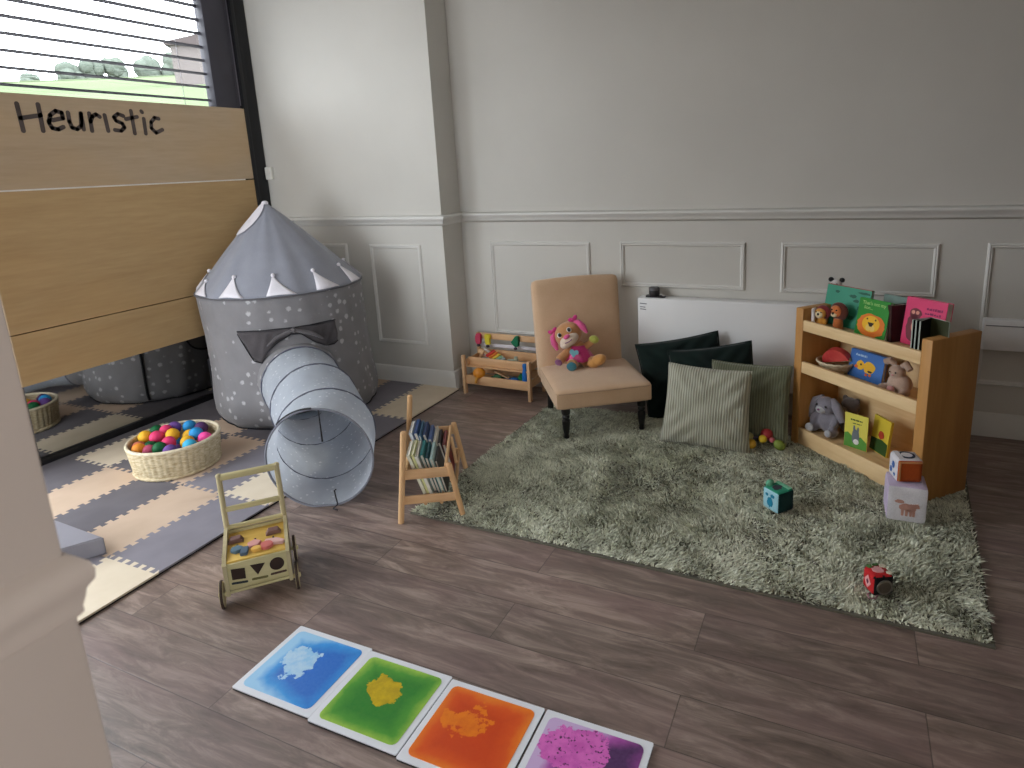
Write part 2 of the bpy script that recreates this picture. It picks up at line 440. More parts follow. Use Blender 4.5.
tl = ['bushy pale tree on the hill ridge beyond the window, beside the house roof', 'bushy tree on the ridge, second from the house beyond the window', 'bushy tree on the ridge, third from the house beyond the window',
      'bushy tree on the ridge, fourth from the house beyond the window', 'bushy tree on the ridge, fifth from the house beyond the window', 'bushy tree on the ridge, sixth from the house beyond the window', 'bushy tree on the ridge farthest from the house beyond the window']
for i, az in enumerate((38.6, 37.2, 35.6, 33.6, 32.2, 30.9, 28.6)):
    a = math.radians(az); d = 70; hh = (2.6, 3.0, 3.1, 2.8, 2.6, 2.4, 1.6)[i]
    k = 0.86 + 0.14 * min(1.0, max(0.0, (az - 22) / 18)); zg = 10.2 * k
    tr_ = thing('tree', tl[i], 'tree', (-d * math.cos(a), d * math.sin(a), zg - 0.3), group='trees on the ridge outside')
    bm = BM(); rs = random.Random(i)
    for q in range(9):
        ell(bm, (rs.uniform(-0.45, 0.45), rs.uniform(-0.45, 0.45), hh * rs.uniform(0.35, 0.8)), (rs.uniform(0.4, 0.7), rs.uniform(0.4, 0.7), hh * 0.25), seg=10)
    obj('crown', bm, m_tree, tr_)
    bm = BM(); cyl(bm, (0, 0, 0), (0, 0, hh * 0.5), 0.2, 0.12, 8); obj('trunk', bm, m_trunk, tr_)
hs = thing('house', 'pale rendered house with a shallow roof beyond the window', 'building', (-20.2, 16.75, 2.9), math.radians(39)); hs.scale = (0.74, 0.74, 0.74)
m_rend = mat('pale_render', S(104, 97, 95), S(99, 92, 90), rough=0.9, scale=0.6)
bm = BM(); box(bm, (0, 0, 1.7), (2.4, 2.6, 4.4)); obj('walls', bm, m_rend, hs, smooth=False)
bm = BM(); prism(bm, [(-1.4, 3.85), (1.4, 3.85), (1.4, 3.98), (0, 4.3), (-1.4, 3.98)], -1.5, 1.5, M=Matrix.Rotation(PI / 2, 4, 'X')); obj('roof', bm, mat('pale_slate', S(74, 66, 65), rough=0.9), hs, smooth=False)
m_dpane = mat('far_window', S(54, 54, 60), rough=0.3)
for (yy, zz) in ((-0.7, 1.3), (0.1, 2.9), (-0.7, 2.9)):
    bm = BM(); box(bm, (1.21, yy, zz), (0.03, 0.45, 0.6)); obj('window', bm, m_dpane, hs, smooth=False)

# ------------------------------------------------------------------ mirror and the boards over it
t = NT('mirror_glass'); m_mirror = t.bsdf((0.42, 0.42, 0.41, 1), 0.03, None, 1.0, 0.5)
mr = thing('mirror', 'big wall mirror behind the boards, its foot showing the tent reflected', 'mirror', (XW + 0.002, 2.485, 0.0))
bm = BM(); box(bm, (0.008, 0, 0.94), (0.008, 1.56, 1.82)); obj('mirror_glass', bm, m_mirror, mr, smooth=False)
bm = BM()
box(bm, (0.014, 0, 0.026), (0.026, 1.62, 0.048), bev=0.003); box(bm, (0.014, 0, 1.85), (0.026, 1.62, 0.03), bev=0.003)
for y in (-0.8, 0.79): box(bm, (0.014, y, 0.94), (0.026, 0.03, 1.87), bev=0.003)
obj('frame', bm, m_black, mr)
def boardmat(name, c1, c2, c3):
    t = NT(name); v = t.coord('Object', (1, 0.10, 1))
    a = t.noise(v, 7, 5, 0.6, 0.5); b = t.noise(v, 55, 4, 0.6); cl = t.noise(t.coord('Object', (1, 0.6, 1)), 2.5, 2)
    f = t.math('ADD', t.math('MULTIPLY', a, 0.55), t.math('MULTIPLY', b, 0.45))
    col = t.ramp(f, [(0.32, c2), (0.62, c1)]); col = t.mix(t.ramp(cl, [(0.45, (0, 0, 0)), (0.75, (0.6, 0.6, 0.6))]), col, c3)
    return t.bsdf(col, 0.7, t.bump(b, 0.08, 0.002), 0, 0.2)
m_b1 = boardmat('board_top_veneer', S(196, 174, 146), S(182, 160, 132), S(198, 168, 128))
m_b2 = boardmat('board_veneer', S(196, 166, 122), S(180, 149, 106), S(198, 162, 112))
bx_ = XW + 0.036
def board(label, z0, z1, m):
    t_ = thing('plywood_board', label, 'board', (bx_ + 0.008, 2.49, z0), group='boards over the mirror')
    b = BM(); box(b, (0, 0, (z1 - z0) / 2), (0.012, 1.61, z1 - z0 - 0.003), bev=0.0015, seg=1); obj('sheet', b, m, t_, smooth=False)
    return t_
board('lowest tan plywood board over the mirror, behind the tent and basket', 0.447, 0.712, m_b2)
board('middle and tallest tan plywood board covering the mirror', 0.714, 1.41, m_b2)
b1 = board('topmost tan plywood board with hand-painted word, under the window blind', 1.414, 1.876, m_b1)
bm = BM(); box(bm, (0.0005, 0.0, -0.002), (0.0135, 1.45, 0.008)); o = obj('edge_strip', bm, mat('white_strip', S(238, 232, 222), rough=0.6), b1, smooth=False); o['label'] = 'thin white strip along the joint'
TXT = [[(1.935, 1.825), (1.939, 1.697)], [(2.029, 1.827), (2.028, 1.699)], [(1.939, 1.757), (2.031, 1.775)],
 [(2.064, 1.749), (2.134, 1.765), (2.132, 1.792), (2.105, 1.799), (2.075, 1.777), (2.063, 1.74), (2.073, 1.714), (2.099, 1.708), (2.127, 1.721)],
 [(2.163, 1.794), (2.162, 1.748), (2.17, 1.719), (2.193, 1.712), (2.217, 1.729), (2.227, 1.793), (2.226, 1.711)],
 [(2.27, 1.795), (2.268, 1.705)], [(2.269, 1.752), (2.283, 1.78), (2.305, 1.792), (2.322, 1.78)], [(2.35, 1.79), (2.354, 1.707)],
 [(2.453, 1.79), (2.425, 1.8), (2.399, 1.781), (2.408, 1.762), (2.439, 1.75), (2.448, 1.728), (2.426, 1.709), (2.392, 1.713)],
 [(2.502, 1.82), (2.502, 1.697)], [(2.465, 1.774), (2.532, 1.789)], [(2.57, 1.78), (2.567, 1.697)], [(2.563, 1.821), (2.567, 1.816)],
 [(2.662, 1.784), (2.637, 1.789), (2.611, 1.761), (2.607, 1.728), (2.631, 1.703), (2.674, 1.722)]]
bm = BM(); MW = Matrix(((0, 0, 1, 0.0062), (1, 0, 0, -2.49), (0, 1, 0, -1.414), (0, 0, 0, 1)))
for st in TXT: ribbon(bm, st, 0.0215, 0.0, 0.0008, MW)
obj('painted_lettering', bm, mat('grey_paint', S(92, 82, 78), S(84, 74, 70), rough=0.8), b1, smooth=False)

# small contact box on the alcove wall
bm = BM(); box(bm, (0, -0.014, 0), (0.058, 0.026, 0.085), bev=0.005); box(bm, (0.006, -0.028, 0.01), (0.018, 0.006, 0.03), bev=0.002)
tag(obj('contact_box', bm, mat('ivory_plastic', S(232, 230, 222), rough=0.4), loc=(-3.662, YA, 1.445)), 'small ivory plastic box on the alcove wall beside the black frame', 'contact box')

# ------------------------------------------------------------------ foam play mat
def foam(name, c1, c2): return mat(name, c1, c2, rough=0.85, scale=5, bump=0.12, bscale=160, bdist=0.002, spec=0.2)
m_fg = foam('grey_foam', S(138, 134, 142), S(130, 126, 134))
m_fg2 = foam('dark_grey_foam', S(112, 108, 113), S(104, 100, 105))
m_fc = foam('cream_foam', S(222, 208, 186), S(214, 199, 176))
m_fb = foam('mat_edge_shade', S(40, 38, 40), S(34, 32, 34))  # dark lower layer standing for the shadow line along the mat edge
m_fp = foam('light_tinted_foam', S(206, 182, 160), S(198, 174, 152))  # cream foam; the pinkish cast of the light is put into its colour
CX = [-2.238, -2.520, -2.790, -3.066, -3.352, -3.636, -3.722]
CY = [0.79, 1.303, 1.818, 2.330, 2.845, 3.352, 3.394]
def teeth(p, q, edge):
    """polyline from p to q; interlocking dovetail teeth unless it is an outer edge"""
    p = Vector(p); q = Vector(q); L = (q - p).length
    if edge: return [p, q]
    d = (q - p) / L; nrm = Vector((-d.y, d.x)); n = max(2, round(L / 0.052)); pts = [p]; a = 0.0115
    for k in range(n):
        s0, s1 = k / n * L, (k + 1) / n * L; w = s1 - s0
        for (s, h) in ((0.20, -a), (0.06 + 0.20, -a), (0.22, a), (0.78, a), (0.74, -a), (0.80, -a)):
            pts.append(p + d * (s0 + s * w) + nrm * h)
    pts.append(q); return pts
def tooth_simple(p, q, edge):
    p = Vector(p); q = Vector(q); L = (q - p).length
    if edge: return [p, q]
    d = (q - p) / L; nrm = Vector((-d.y, d.x)); n = max(2, round(L / 0.046)); pts = [p]; a = 0.0115
    for k in range(n):
        for (s, h) in ((0.28, -a), (0.20, a), (0.80, a), (0.72, -a)):
            pts.append(p + d * ((k + s) / n * L) + nrm * h)
    pts.append(q); return pts
HE = {}; VE = {}
nx, ny = len(CX) - 1, len(CY) - 1
for i in range(nx):
    for j in range(ny + 1): HE[i, j] = tooth_simple((CX[i], CY[j]), (CX[i + 1], CY[j]), j in (0, ny))
for i in range(nx + 1):
    for j in range(ny): VE[i, j] = tooth_simple((CX[i], CY[j]), (CX[i], CY[j + 1]), i in (0, nx))
rown = ['first from pillar', 'second from pillar', 'third from pillar', 'fourth from pillar', 'fifth from pillar', 'end strip at the skirting']
coln = ['row edging the wooden floor', 'second row from wooden floor', 'third row from wooden floor', 'fourth row from wooden floor', 'fifth row from wooden floor', 'thin row along mirror foot']
for i in range(nx):
    for j in range(ny):
        loop = HE[i, j] + VE[i + 1, j][1:] + HE[i, j + 1][::-1][1:] + VE[i, j][::-1][1:-1]
        cx, cy = (CX[i] + CX[i + 1]) / 2, (CY[j] + CY[j + 1]) / 2
        grey = (i + j) % 2 == 1
        if j == ny - 1: grey = (i % 2 == 1)
        if i == nx - 1: grey = True
        m = (m_fg if i < 2 else m_fg2) if grey else (m_fp if i % 2 == 1 or i == 2 else m_fc)
        cname = 'grey' if grey else ('peach' if m is m_fp else 'cream')  # peach: cream foam with the light's pinkish cast in its colour
        bm = BM(); loop = [(v.x - cx, v.y - cy) for v in loop]
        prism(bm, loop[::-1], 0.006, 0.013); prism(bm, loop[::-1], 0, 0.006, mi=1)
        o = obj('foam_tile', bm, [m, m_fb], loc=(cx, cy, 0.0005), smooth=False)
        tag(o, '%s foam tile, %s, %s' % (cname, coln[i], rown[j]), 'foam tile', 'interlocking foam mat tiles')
# grey foam block behind the pillar
m_block = mat('grey_vinyl', S(140, 138, 146), S(132, 130, 138), rough=0.5, scale=4)
bm = BM(); prism(bm, [(-0.005, -0.004), (-0.085, -0.120), (-0.19, -0.30), (-0.42, -0.30), (-0.34, 0.008)][::-1], 0, 0.072); bmesh.ops.bevel(bm, geom=list(bm.edges), offset=0.006, segments=3, affect='EDGES')
o = obj('foam_block', bm, m_block, loc=(-2.545, 1.315, 0.0145)); tag(o, 'flat grey padded block lying on the foam mat beside the near pillar', 'block')
FOOT = 0.0145

# ------------------------------------------------------------------ play tent
TC = (-3.11, 2.86)
def print_fabric(name, base, base2, dot, scale, r0, rough=0.85, tr=0.0):
    t = NT(name); v = t.coord('Object')
    wv = t.noise(v, 6, 3); fine_ = t.noise(v, 300, 1)
    vor = t.n('ShaderNodeTexVoronoi', feature='F1', ins={'Vector': v, 'Scale': scale, 'Randomness': 0.55})
    nz = t.noise(v, scale * 7, 2)
    d = t.math('ADD', vor.outputs['Distance'], t.math('MULTIPLY', t.math('SUBTRACT', nz, 0.5), 0.30))
    sepc = t.n('ShaderNodeSeparateColor', ins={0: vor.outputs['Color']})
    rad = t.math('ADD', r0, t.math('MULTIPLY', sepc.outputs[0], 0.07))
    k = t.math('MULTIPLY', t.math('SUBTRACT', rad, d), 9.0, clamp=True)
    col = t.mix(t.math('MULTIPLY', k, 0.8), t.ramp(wv, [(0.3, base), (0.7, base2)]), dot)
    m = t.bsdf(col, rough, t.bump(t.math('ADD', t.math('MULTIPLY', wv, 3.0), t.math('MULTIPLY', fine_, 0.2)), 0.25, 0.01), 0, 0.15, 0.15)
    if tr:
        p = t.out.inputs[0].links[0].from_socket
        tl_ = t.n('ShaderNodeBsdfTranslucent', ins={'Color': col}); mx = t.n('ShaderNodeMixShader', ins={0: tr, 1: p, 2: tl_.outputs[0]})
        t.nt.links.new(mx.outputs[0], t.out.inputs[0])
    return m
m_tent = print_fabric('tent_print', S(132, 130, 132), S(122, 120, 122), S(188, 186, 188), 18.0, 0.235)
m_roof = fabric('tent_roof', S(150, 152, 162), S(140, 142, 152), weave=260, scale=8)
m_white = fabric('white_felt', S(232, 228, 234), S(222, 218, 224), weave=240)
m_dkmesh = fabric('dark_mesh', S(84, 80, 82), S(70, 66, 68), weave=500)
m_pipe = mat('black_piping', S(34, 33, 38), S(28, 27, 32), rough=0.6, scale=20)
DA = math.radians(-40)
tent = thing('play_tent', 'grey castle play tent with pointed roof standing on the foam mat', 'play tent', (*TC, FOOT))
ZR, ZT, RR = 0.768, 1.262, 0.472
def lean_(z): k = 1 - z / ZR; return (0.026 * k, 0.012 * k)
def wall_r(a, z):
    k = z / ZR
    r = 0.470 + 0.012 * math.exp(-((z - 0.12) / 0.12) ** 2) - 0.010 * math.sin(PI * k) * 0.7
    if z < 0.05: r -= (0.05 - z) * 0.5
    r += 0.0045 * math.sin(11 * a + 3 * z) * (1 - k * 0.6) + 0.003 * math.sin(23 * a + 9 * z + 1)
    return r
bm = BM(); SA, SZ = 96, 22; ring = []
for j in range(SZ + 1):
    z = ZR * j / SZ
    ring.append([bm.verts.new((wall_r(2 * PI * i / SA, z) * math.cos(2 * PI * i / SA) + lean_(z)[0], wall_r(2 * PI * i / SA, z) * math.sin(2 * PI * i / SA) + lean_(z)[1], z)) for i in range(SA)])
for j in range(SZ):
    for i in range(SA):
        a = 2 * PI * (i + 0.5) / SA; z = ZR * (j + 0.5) / SZ
        da = (a - DA + PI) % (2 * PI) - PI
        if math.hypot(da * 0.465, z - 0.21) < 0.185: continue
        bm.faces.new((ring[j][i], ring[j][(i + 1) % SA], ring[j + 1][(i + 1) % SA], ring[j + 1][i]))
o = obj('tent_wall', bm, m_tent, tent, recalc=True); sd = o.modifiers.new('thick', 'SOLIDIFY'); sd.thickness = 0.003; sd.offset = -1
def tip_(z): k = max(0.0, (z - ZR) / (ZT - ZR)); return (-0.030 * k, -0.014 * k)
def roof_r(a, z):
    k = (ZT - z) / (ZT - ZR)
    r = RR * (k ** 0.93)
    return r * (1 + 0.018 * math.sin(7 * a + 1.2) * (1 - k) + 0.012 * math.sin(13 * a + 4 * k)) + 0.004 * k * math.sin(19 * a)
bm = BM(); ring = []
for j in range(19):
    z = ZR - 0.006 + (ZT - ZR) * j / 18 * 0.992
    zz = max(z, ZR)
    ring.append([bm.verts.new((roof_r(2 * PI * i / SA, zz) * math.cos(2 * PI * i / SA) + tip_(zz)[0], roof_r(2 * PI * i / SA, zz) * math.sin(2 * PI * i / SA) + tip_(zz)[1], z)) for i in range(SA)])
for j in range(18):
    for i in range(SA): bm.faces.new((ring[j][i], ring[j][(i + 1) % SA], ring[j + 1][(i + 1) % SA], ring[j + 1][i]))
bm.faces.new(ring[-1])
o = obj('roof', bm, m_roof, tent); sd = o.modifiers.new('thick', 'SOLIDIFY'); sd.thickness = 0.003; sd.offset = -1
bm = BM(); tube(bm, [((RR + 0.003) * math.cos(2 * PI * k / 72), (RR + 0.003) * math.sin(2 * PI * k / 72), ZR - 0.004) for k in range(72)], 0.005, 6, closed=True); obj('rim_piping', bm, fabric('rim_binding', S(96, 94, 98)), tent)
bm = BM(); tube(bm, [((wall_r(2 * PI * k / 72, 0.008) + 0.002) * math.cos(2 * PI * k / 72) + lean_(0)[0], (wall_r(2 * PI * k / 72, 0.008) + 0.002) * math.sin(2 * PI * k / 72) + lean_(0)[1], 0.006) for k in range(72)], 0.004, 6, closed=True); obj('hem_piping', bm, m_pipe, tent)
def cone_pt(a, z, off=0.005):
    r = roof_r(a, z) + off; d_ = tip_(z)
    return Vector((r * math.cos(a) + d_[0], r * math.sin(a) + d_[1], z + off * 0.6))
for k in range(11):
    a0 = math.radians(-48 + 32.7 * k); hh = 0.098 if k % 5 != 4 else 0.07
    bm = BM(); rows = []
    for j in range(7):
        q = j / 6; z = ZR + 0.004 + hh * q
        wl, wr = math.radians(-5.0) * (1 - q) , math.radians(13) * (1 - q) ** 1.25 + math.radians(0.8)
        rows.append([bm.verts.new(cone_pt(a0 + wl + (wr - wl) * i / 6, z, 0.006 + 0.006 * math.sin(PI * i / 6) * (1 - q))) for i in range(7)])
    for j in range(6):
        for i in range(6): bm.faces.new((rows[j][i], rows[j][i + 1], rows[j + 1][i + 1], rows[j + 1][i]))
    ell(bm, cone_pt(a0 + 0.01, ZR + 0.006 + hh, 0.006), 0.0115, seg=10)
    o = obj('white_turret', bm, m_white, tent)
    sd = o.modifiers.new('thick', 'SOLIDIFY'); sd.thickness = 0.002
bm = BM(); rows = []
for j in range(9):
    q = j / 8; z = ZT - 0.012 - 0.17 * q; a0 = math.radians(-118)
    wv = math.radians(110) * (1 - q) ** 0.7 + math.radians(16)
    rows.append([bm.verts.new(cone_pt(a0 - wv / 2 + wv * i / 8, z, 0.007)) for i in range(9)])
for j in range(8):
    for i in range(8): bm.faces.new((rows[j][i], rows[j][i + 1], rows[j + 1][i + 1], rows[j + 1][i]))
ell(bm, (-0.030, -0.014, ZT - 0.006), (0.020, 0.020, 0.014), seg=12)
o = obj('white_tip', bm, m_white, tent)
# gathered valance over the doorway
def vb(d):
    K = [(-76, 0.575), (-68, 0.42), (-63, 0.405), (-58, 0.47), (-50, 0.52), (-42, 0.553), (-36, 0.55), (-28, 0.49), (-20, 0.452), (-14, 0.45), (-10.5, 0.47)]
    for (a, b), (c, d2) in zip(K, K[1:]):
        if a <= d <= c: return b + (d2 - b) * (d - a) / (c - a)
    return 0.5
def cylp(deg, z, off): 
    a = math.radians(deg); r = wall_r(a, z) + off
    return (r * math.cos(a) + lean_(z)[0], r * math.sin(a) + lean_(z)[1], z)
bm = BM(); cols = []
for i in range(53):
    d = -76 + 65 * i / 52; zb = vb(d); zt = 0.588
    cols.append([bm.verts.new(cylp(d, zt + (zb - zt) * j / 8, 0.010 + 0.010 * math.sin(PI * j / 8) * (1 + 0.6 * math.sin(d * 0.9 + j)) * 0.6)) for j in range(9)])
for a, b in zip(cols, cols[1:]):
    for j in range(8): bm.faces.new((a[j], b[j], b[j + 1], a[j + 1]))
o = obj('door_valance', bm, m_dkmesh, tent); sd = o.modifiers.new('thick', 'SOLIDIFY'); sd.thickness = 0.003
bm = BM()
tube(bm, [cylp(-76 + 65 * i / 30, 0.589, 0.014) for i in range(31)], 0.0035, 6)
tube(bm, [cylp(-76 + 65 * i / 40, vb(-76 + 65 * i / 40), 0.015) for i in range(41)], 0.003, 6)
obj('door_piping', bm, m_pipe, tent)
bm = BM()
for dd in (-1, 1):
    tube(bm, [cylp(-40 + dd * x, z, 0.02 + 0.006 * i) for i, (x, z) in enumerate(((0, 0.578), (5, 0.563), (11, 0.545), (17, 0.505)))], [0.008, 0.012, 0.012, 0.005], 8)
ell(bm, cylp(-40, 0.576, 0.02), (0.014, 0.014, 0.016), seg=10)
obj('door_tie', bm, fabric('tie_cloth', S(96, 92, 94)), tent)

bm = BM(); tube(bm, [cylp(180 + 15 * math.cos(a), 0.40 + (0.11 * math.sin(a)), 0.004) for a in [PI + PI * k / 20 for k in range(21)]], 0.006, 6); tube(bm, [cylp(195, 0.40 + 0.1 * k / 4, 0.004) for k in range(5)], 0.006, 6); tube(bm, [cylp(165, 0.40 + 0.1 * k / 4, 0.004) for k in range(5)], 0.006, 6); obj('window_piping', bm, m_pipe, tent)
bm = BM(); tube(bm, [cylp(228, 0.02 + 0.34 * k / 8, 0.005) for k in range(9)], 0.007, 6); obj('side_strap', bm, m_pipe, tent)
# ------------------------------------------------------------------ pop-up tunnel
m_tun = print_fabric('tunnel_print', S(200, 206, 214), S(184, 190, 200), S(240, 242, 246), 34.0, 0.19, tr=0.42)
T0, T3 = Vector((-2.775, 2.588, 0.292)), Vector((-2.0, 1.914, 0.2275))
T1, T2 = T0 + Vector((0.30, -0.24, 0)), T3 - Vector((0.467, -0.884, 0)) * 0.34
def bez(u):
    v = 1 - u
    return T0 * v ** 3 + T1 * 3 * v * v * u + T2 * 3 * v * u * u + T3 * u ** 3
def bezt(u):
    v = 1 - u
    return ((T1 - T0) * 3 * v * v + (T2 - T1) * 6 * v * u + (T3 - T2) * 3 * u * u).normalized()
tun = thing('play_tunnel', 'pale grey pop-up crawl tunnel leading into the castle tent', 'play tunnel', (T3.x, T3.y, 0.002))
HOOPS = [0.0, 0.09, 0.40, 0.75, 1.0]
def tun_ring(u, r, off=Vector((T3.x, T3.y, 0.002)), seg=56):
    c = bez(u); t_ = bezt(u); s_ = Vector((t_.y, -t_.x, 0)); up = Vector((0, 0, 1))
    out = []
    for k in range(seg):
        a = 2 * PI * k / seg
        rr = r(a) if callable(r) else r
        p = c + s_ * rr * math.cos(a) + up * rr * math.sin(a)
        p.z = max(p.z, 0.006)
        out.append(p - off)
    return out
bm = BM(); rows = []
for j in range(49):
    u = j / 48
    lo_ = max(h for h in HOOPS if h <= u + 1e-6); hi_ = min(h for h in HOOPS if h >= u - 1e-6)
    q = 0 if hi_ == lo_ else (u - lo_) / (hi_ - lo_)
    sag = 0.011 * math.sin(PI * q)
    R0 = 0.208 + 0.0185 * u
    rows.append([bm.verts.new(p) for p in tun_ring(u, lambda a: R0 - sag * (1 + 0.35 * math.sin(5 * a + 9 * u)) + 0.0015 * math.sin(17 * a + 20 * u))])
for a, b in zip(rows, rows[1:]):
    for k in range(56): bm.faces.new((a[k], a[(k + 1) % 56], b[(k + 1) % 56], b[k]))
o = obj('tunnel_fabric', bm, m_tun, tun)
bm = BM(); rows = [[bm.verts.new(p + Vector((T3.x - TC[0], T3.y - TC[1], 0.002 - FOOT))) for p in tun_ring(u_, r_)] for u_, r_ in ((-0.05, 0.222), (0.0, 0.219), (0.05, 0.214), (0.088, 0.2125))]
for a, b in zip(rows, rows[1:]):
    for k in range(56): bm.faces.new((a[k], a[(k + 1) % 56], b[(k + 1) % 56], b[k]))
o = obj('door_sleeve', bm, m_tent, tent); sd = o.modifiers.new('thick', 'SOLIDIFY'); sd.thickness = 0.002
m_hoop = mat('hoop_binding', S(96, 98, 112), S(84, 86, 100), rough=0.7, scale=30)
for h in HOOPS[1:]:
    bm = BM(); tube(bm, tun_ring(h, 0.208 + 0.0185 * h + 0.001), 0.0042 if h < 1 else 0.005, 6, closed=True); obj('hoop', bm, m_hoop if h < 1 else fabric('mouth_binding', S(120, 122, 132)), tun)
bm = BM(); c = bez(0.93) - Vector((T3.x, T3.y, 0.002)); t_ = bezt(1.0)
p = c + Vector((0, 0, 0.215)) ; tube(bm, [p, p + Vector((0.002, 0, -0.06)), p + Vector((0.006, -0.004, -0.12)), p + Vector((0.006, -0.004, -0.165))], [0.0028, 0.0028, 0.0034, 0.0042], 6)
obj('hanging_strap', bm, m_pipe, tun)
bm = BM(); s_ = Vector((t_.y, -t_.x, 0)); c = bez(1.0) - Vector((T3.x, T3.y, 0.002))
arc = [c + (-s_ * math.cos(a) + Vector((0, 0, 1)) * math.sin(a)) * 0.233 + t_ * (0.004 - 0.012 * math.sin((a - 1.65) * 3)) for a in [1.60 + 0.75 * i / 12 for i in range(13)]]
tube(bm, arc, 0.0048, 6); obj('toggle_loop', bm, m_pipe, tun)
bm = BM(); a0 = -1.32
pp = [c + (-s_ * math.cos(a0) + Vector((0, 0, 1)) * math.sin(a0)) * rr_ + t_ * tt for rr_, tt in ((0.222, 0.01), (0.19, 0.0), (0.165, -0.012), (0.17, -0.03))]
tube(bm, pp, 0.0032, 6); pp = [pp[0], pp[0] + t_ * 0.03 + s_ * 0.012 + Vector((0, 0, -0.002)), pp[0] + t_ * 0.045 - s_ * 0.01 + Vector((0, 0, -0.003))]
tube(bm, pp, 0.0032, 6); obj('floor_tie', bm, m_pipe, tun)

# ------------------------------------------------------------------ ball basket
t = NT('wicker'); v = t.coord('Object'); sepx = t.n('ShaderNodeSeparateXYZ', ins={0: v})
wv = t.noise(t.coord('Object', (1, 1, 3.0)), 40, 3)
m_wick = t.bsdf(t.ramp(wv, [(0.3, S(172, 152, 116)), (0.7, S(218, 204, 172))]), 0.7, t.bump(wv, 0.3, 0.003), 0, 0.25)
bk = thing('wicker_basket', 'round cream wicker basket full of balls on the foam mat', 'basket', (-3.023, 1.964, FOOT))
bm = BM(); NS = 132; rows = []
ZB = 0.148
for j in range(9):
    z = ZB * j / 8
    row = []
    for i in range(NS):
        a = 2 * PI * i / NS
        stake = (i % 3 == 0)
        r = 0.190 + 0.018 * (z / ZB) + (0.0048 if stake else -0.0022 * ((j % 2) * 2 - 1) * (1 if (i // 3) % 2 else -1))
        row.append(bm.verts.new((r * math.cos(a), r * math.sin(a), z)))
    rows.append(row)
for a, b in zip(rows, rows[1:]):
    for k in range(NS): bm.faces.new((a[k], a[(k + 1) % NS], b[(k + 1) % NS], b[k]))
inn = [[bm.verts.new((r * math.cos(2 * PI * i / NS), r * math.sin(2 * PI * i / NS), z)) for i in range(NS)] for r, z in ((0.199, ZB), (0.196, ZB * 0.5), (0.182, 0.012))]
rows2 = [rows[-1]] + inn
for a, b in zip(rows2, rows2[1:]):
    for k in range(NS): bm.faces.new((a[k], a[(k + 1) % NS], b[(k + 1) % NS], b[k]))
bm.faces.new(inn[-1]); bm.faces.new(rows[0][::-1])
obj('woven_side', bm, m_wick, bk, ang=60)
bm = BM()
tube(bm, [(0.206 * math.cos(2 * PI * k / 64), 0.206 * math.sin(2 * PI * k / 64), ZB) for k in range(64)], 0.0085, 8, closed=True)
obj('rim', bm, mat('pale_cane', S(226, 214, 188), S(204, 190, 160), rough=0.6, scale=60), bk)
bm = BM(); tube(bm, [(0.193 * math.cos(2 * PI * k / 64), 0.193 * math.sin(2 * PI * k / 64), 0.010) for k in range(64)], 0.0085, 8, closed=True); obj('foot_rim', bm, m_wick, bk)
BC_ = {'pink': S(226, 60, 112), 'hot pink': S(240, 80, 160), 'yellow': S(226, 172, 40), 'orange': S(226, 140, 40), 'blue': S(38, 140, 200), 'light blue': S(60, 168, 204), 'green': S(14, 92, 50), 'purple': S(112, 76, 150), 'dark purple': S(84, 48, 96), 'peach': S(200, 110, 84), 'rose': S(190, 80, 110)}
BMAT = {}
def ballmat(n):
    if n not in BMAT: BMAT[n] = mat('ball_' + n.replace(' ', '_'), BC_[n], tuple(x * 0.93 for x in BC_[n][:3]), rough=0.6, scale=8, spec=0.3, bump=0.1, bscale=90)
    return BMAT[n]
BALLS = [('purple', -3.171, 2.075, 'at the mirror side of the rim'), ('blue', -3.083, 2.097, 'at the tent side, next to the purple ball'), ('dark purple', -3.022, 2.117, 'at the far rim toward the tent'),
 ('green', -3.205, 1.985, 'beside the yellow ball at the mirror side'), ('yellow', -3.186, 1.912, 'beside the near pillar side rim below the green ball'), ('pink', -3.140, 2.005, 'behind the other two big pink balls'),
 ('yellow', -3.060, 1.984, 'in the very middle of the heap'), ('pink', -3.112, 1.934, 'between the green balls and the middle yellow ball'), ('yellow', -2.996, 2.030, 'half hidden behind the blue ball'),
 ('blue', -2.938, 2.026, 'standing high between the yellow balls and the hot pink ball'), ('hot pink', -2.872, 2.030, 'at the rim nearest the tunnel'), ('pink', -2.995, 1.915, 'in front of the middle yellow ball'),
 ('yellow', -2.925, 1.964, 'just above the light blue ball'), ('light blue', -2.873, 1.938, 'at the front rim facing the tunnel'), ('green', -2.990, 1.862, 'at the front rim facing the wooden floor'),
 ('purple', -2.925, 1.870, 'at the front rim between the green and light blue balls'), ('orange', -3.075, 1.812, 'at the front rim nearest the pillar'), ('rose', -3.035, 1.838, 'low between the orange and the front green ball'),
 ('green', -3.09, 1.882, 'sunk below the pink balls'), ('peach', -3.137, 1.848, 'sunk near the rim above the orange ball')]
zoff = {4: .012, 6: .012, 7: .012, 9: .018, 0: .008, 1: .008, 3: .014, 5: .012, 11: .006, 17: -.012, 18: -.018, 19: -.014, 8: -.004, 15: -0.008}
for i, (n, x, y, wh) in enumerate(BALLS):
    bm = BM(); ell(bm, (0, 0, 0), 0.0335, seg=20)
    # a slight seam
    tube(bm, [(0.0333 * math.cos(2 * PI * k / 40), 0.0333 * math.sin(2 * PI * k / 40), 0) for k in range(40)], 0.0009, 4, closed=True)
    d = Vector((x + 3.023, y - 1.964)); 
    if d.length > 0.158: d *= 0.158 / d.length
    o = obj('play_ball', bm, ballmat(n), loc=(-3.023 + d.x, 1.964 + d.y, 0.148 + zoff.get(i, 0.0)), rot=(i * 1.3, i * 0.7, i))
    tag(o, '%s ball in the basket, %s' % (n, wh), 'ball', 'balls in the wicker basket')
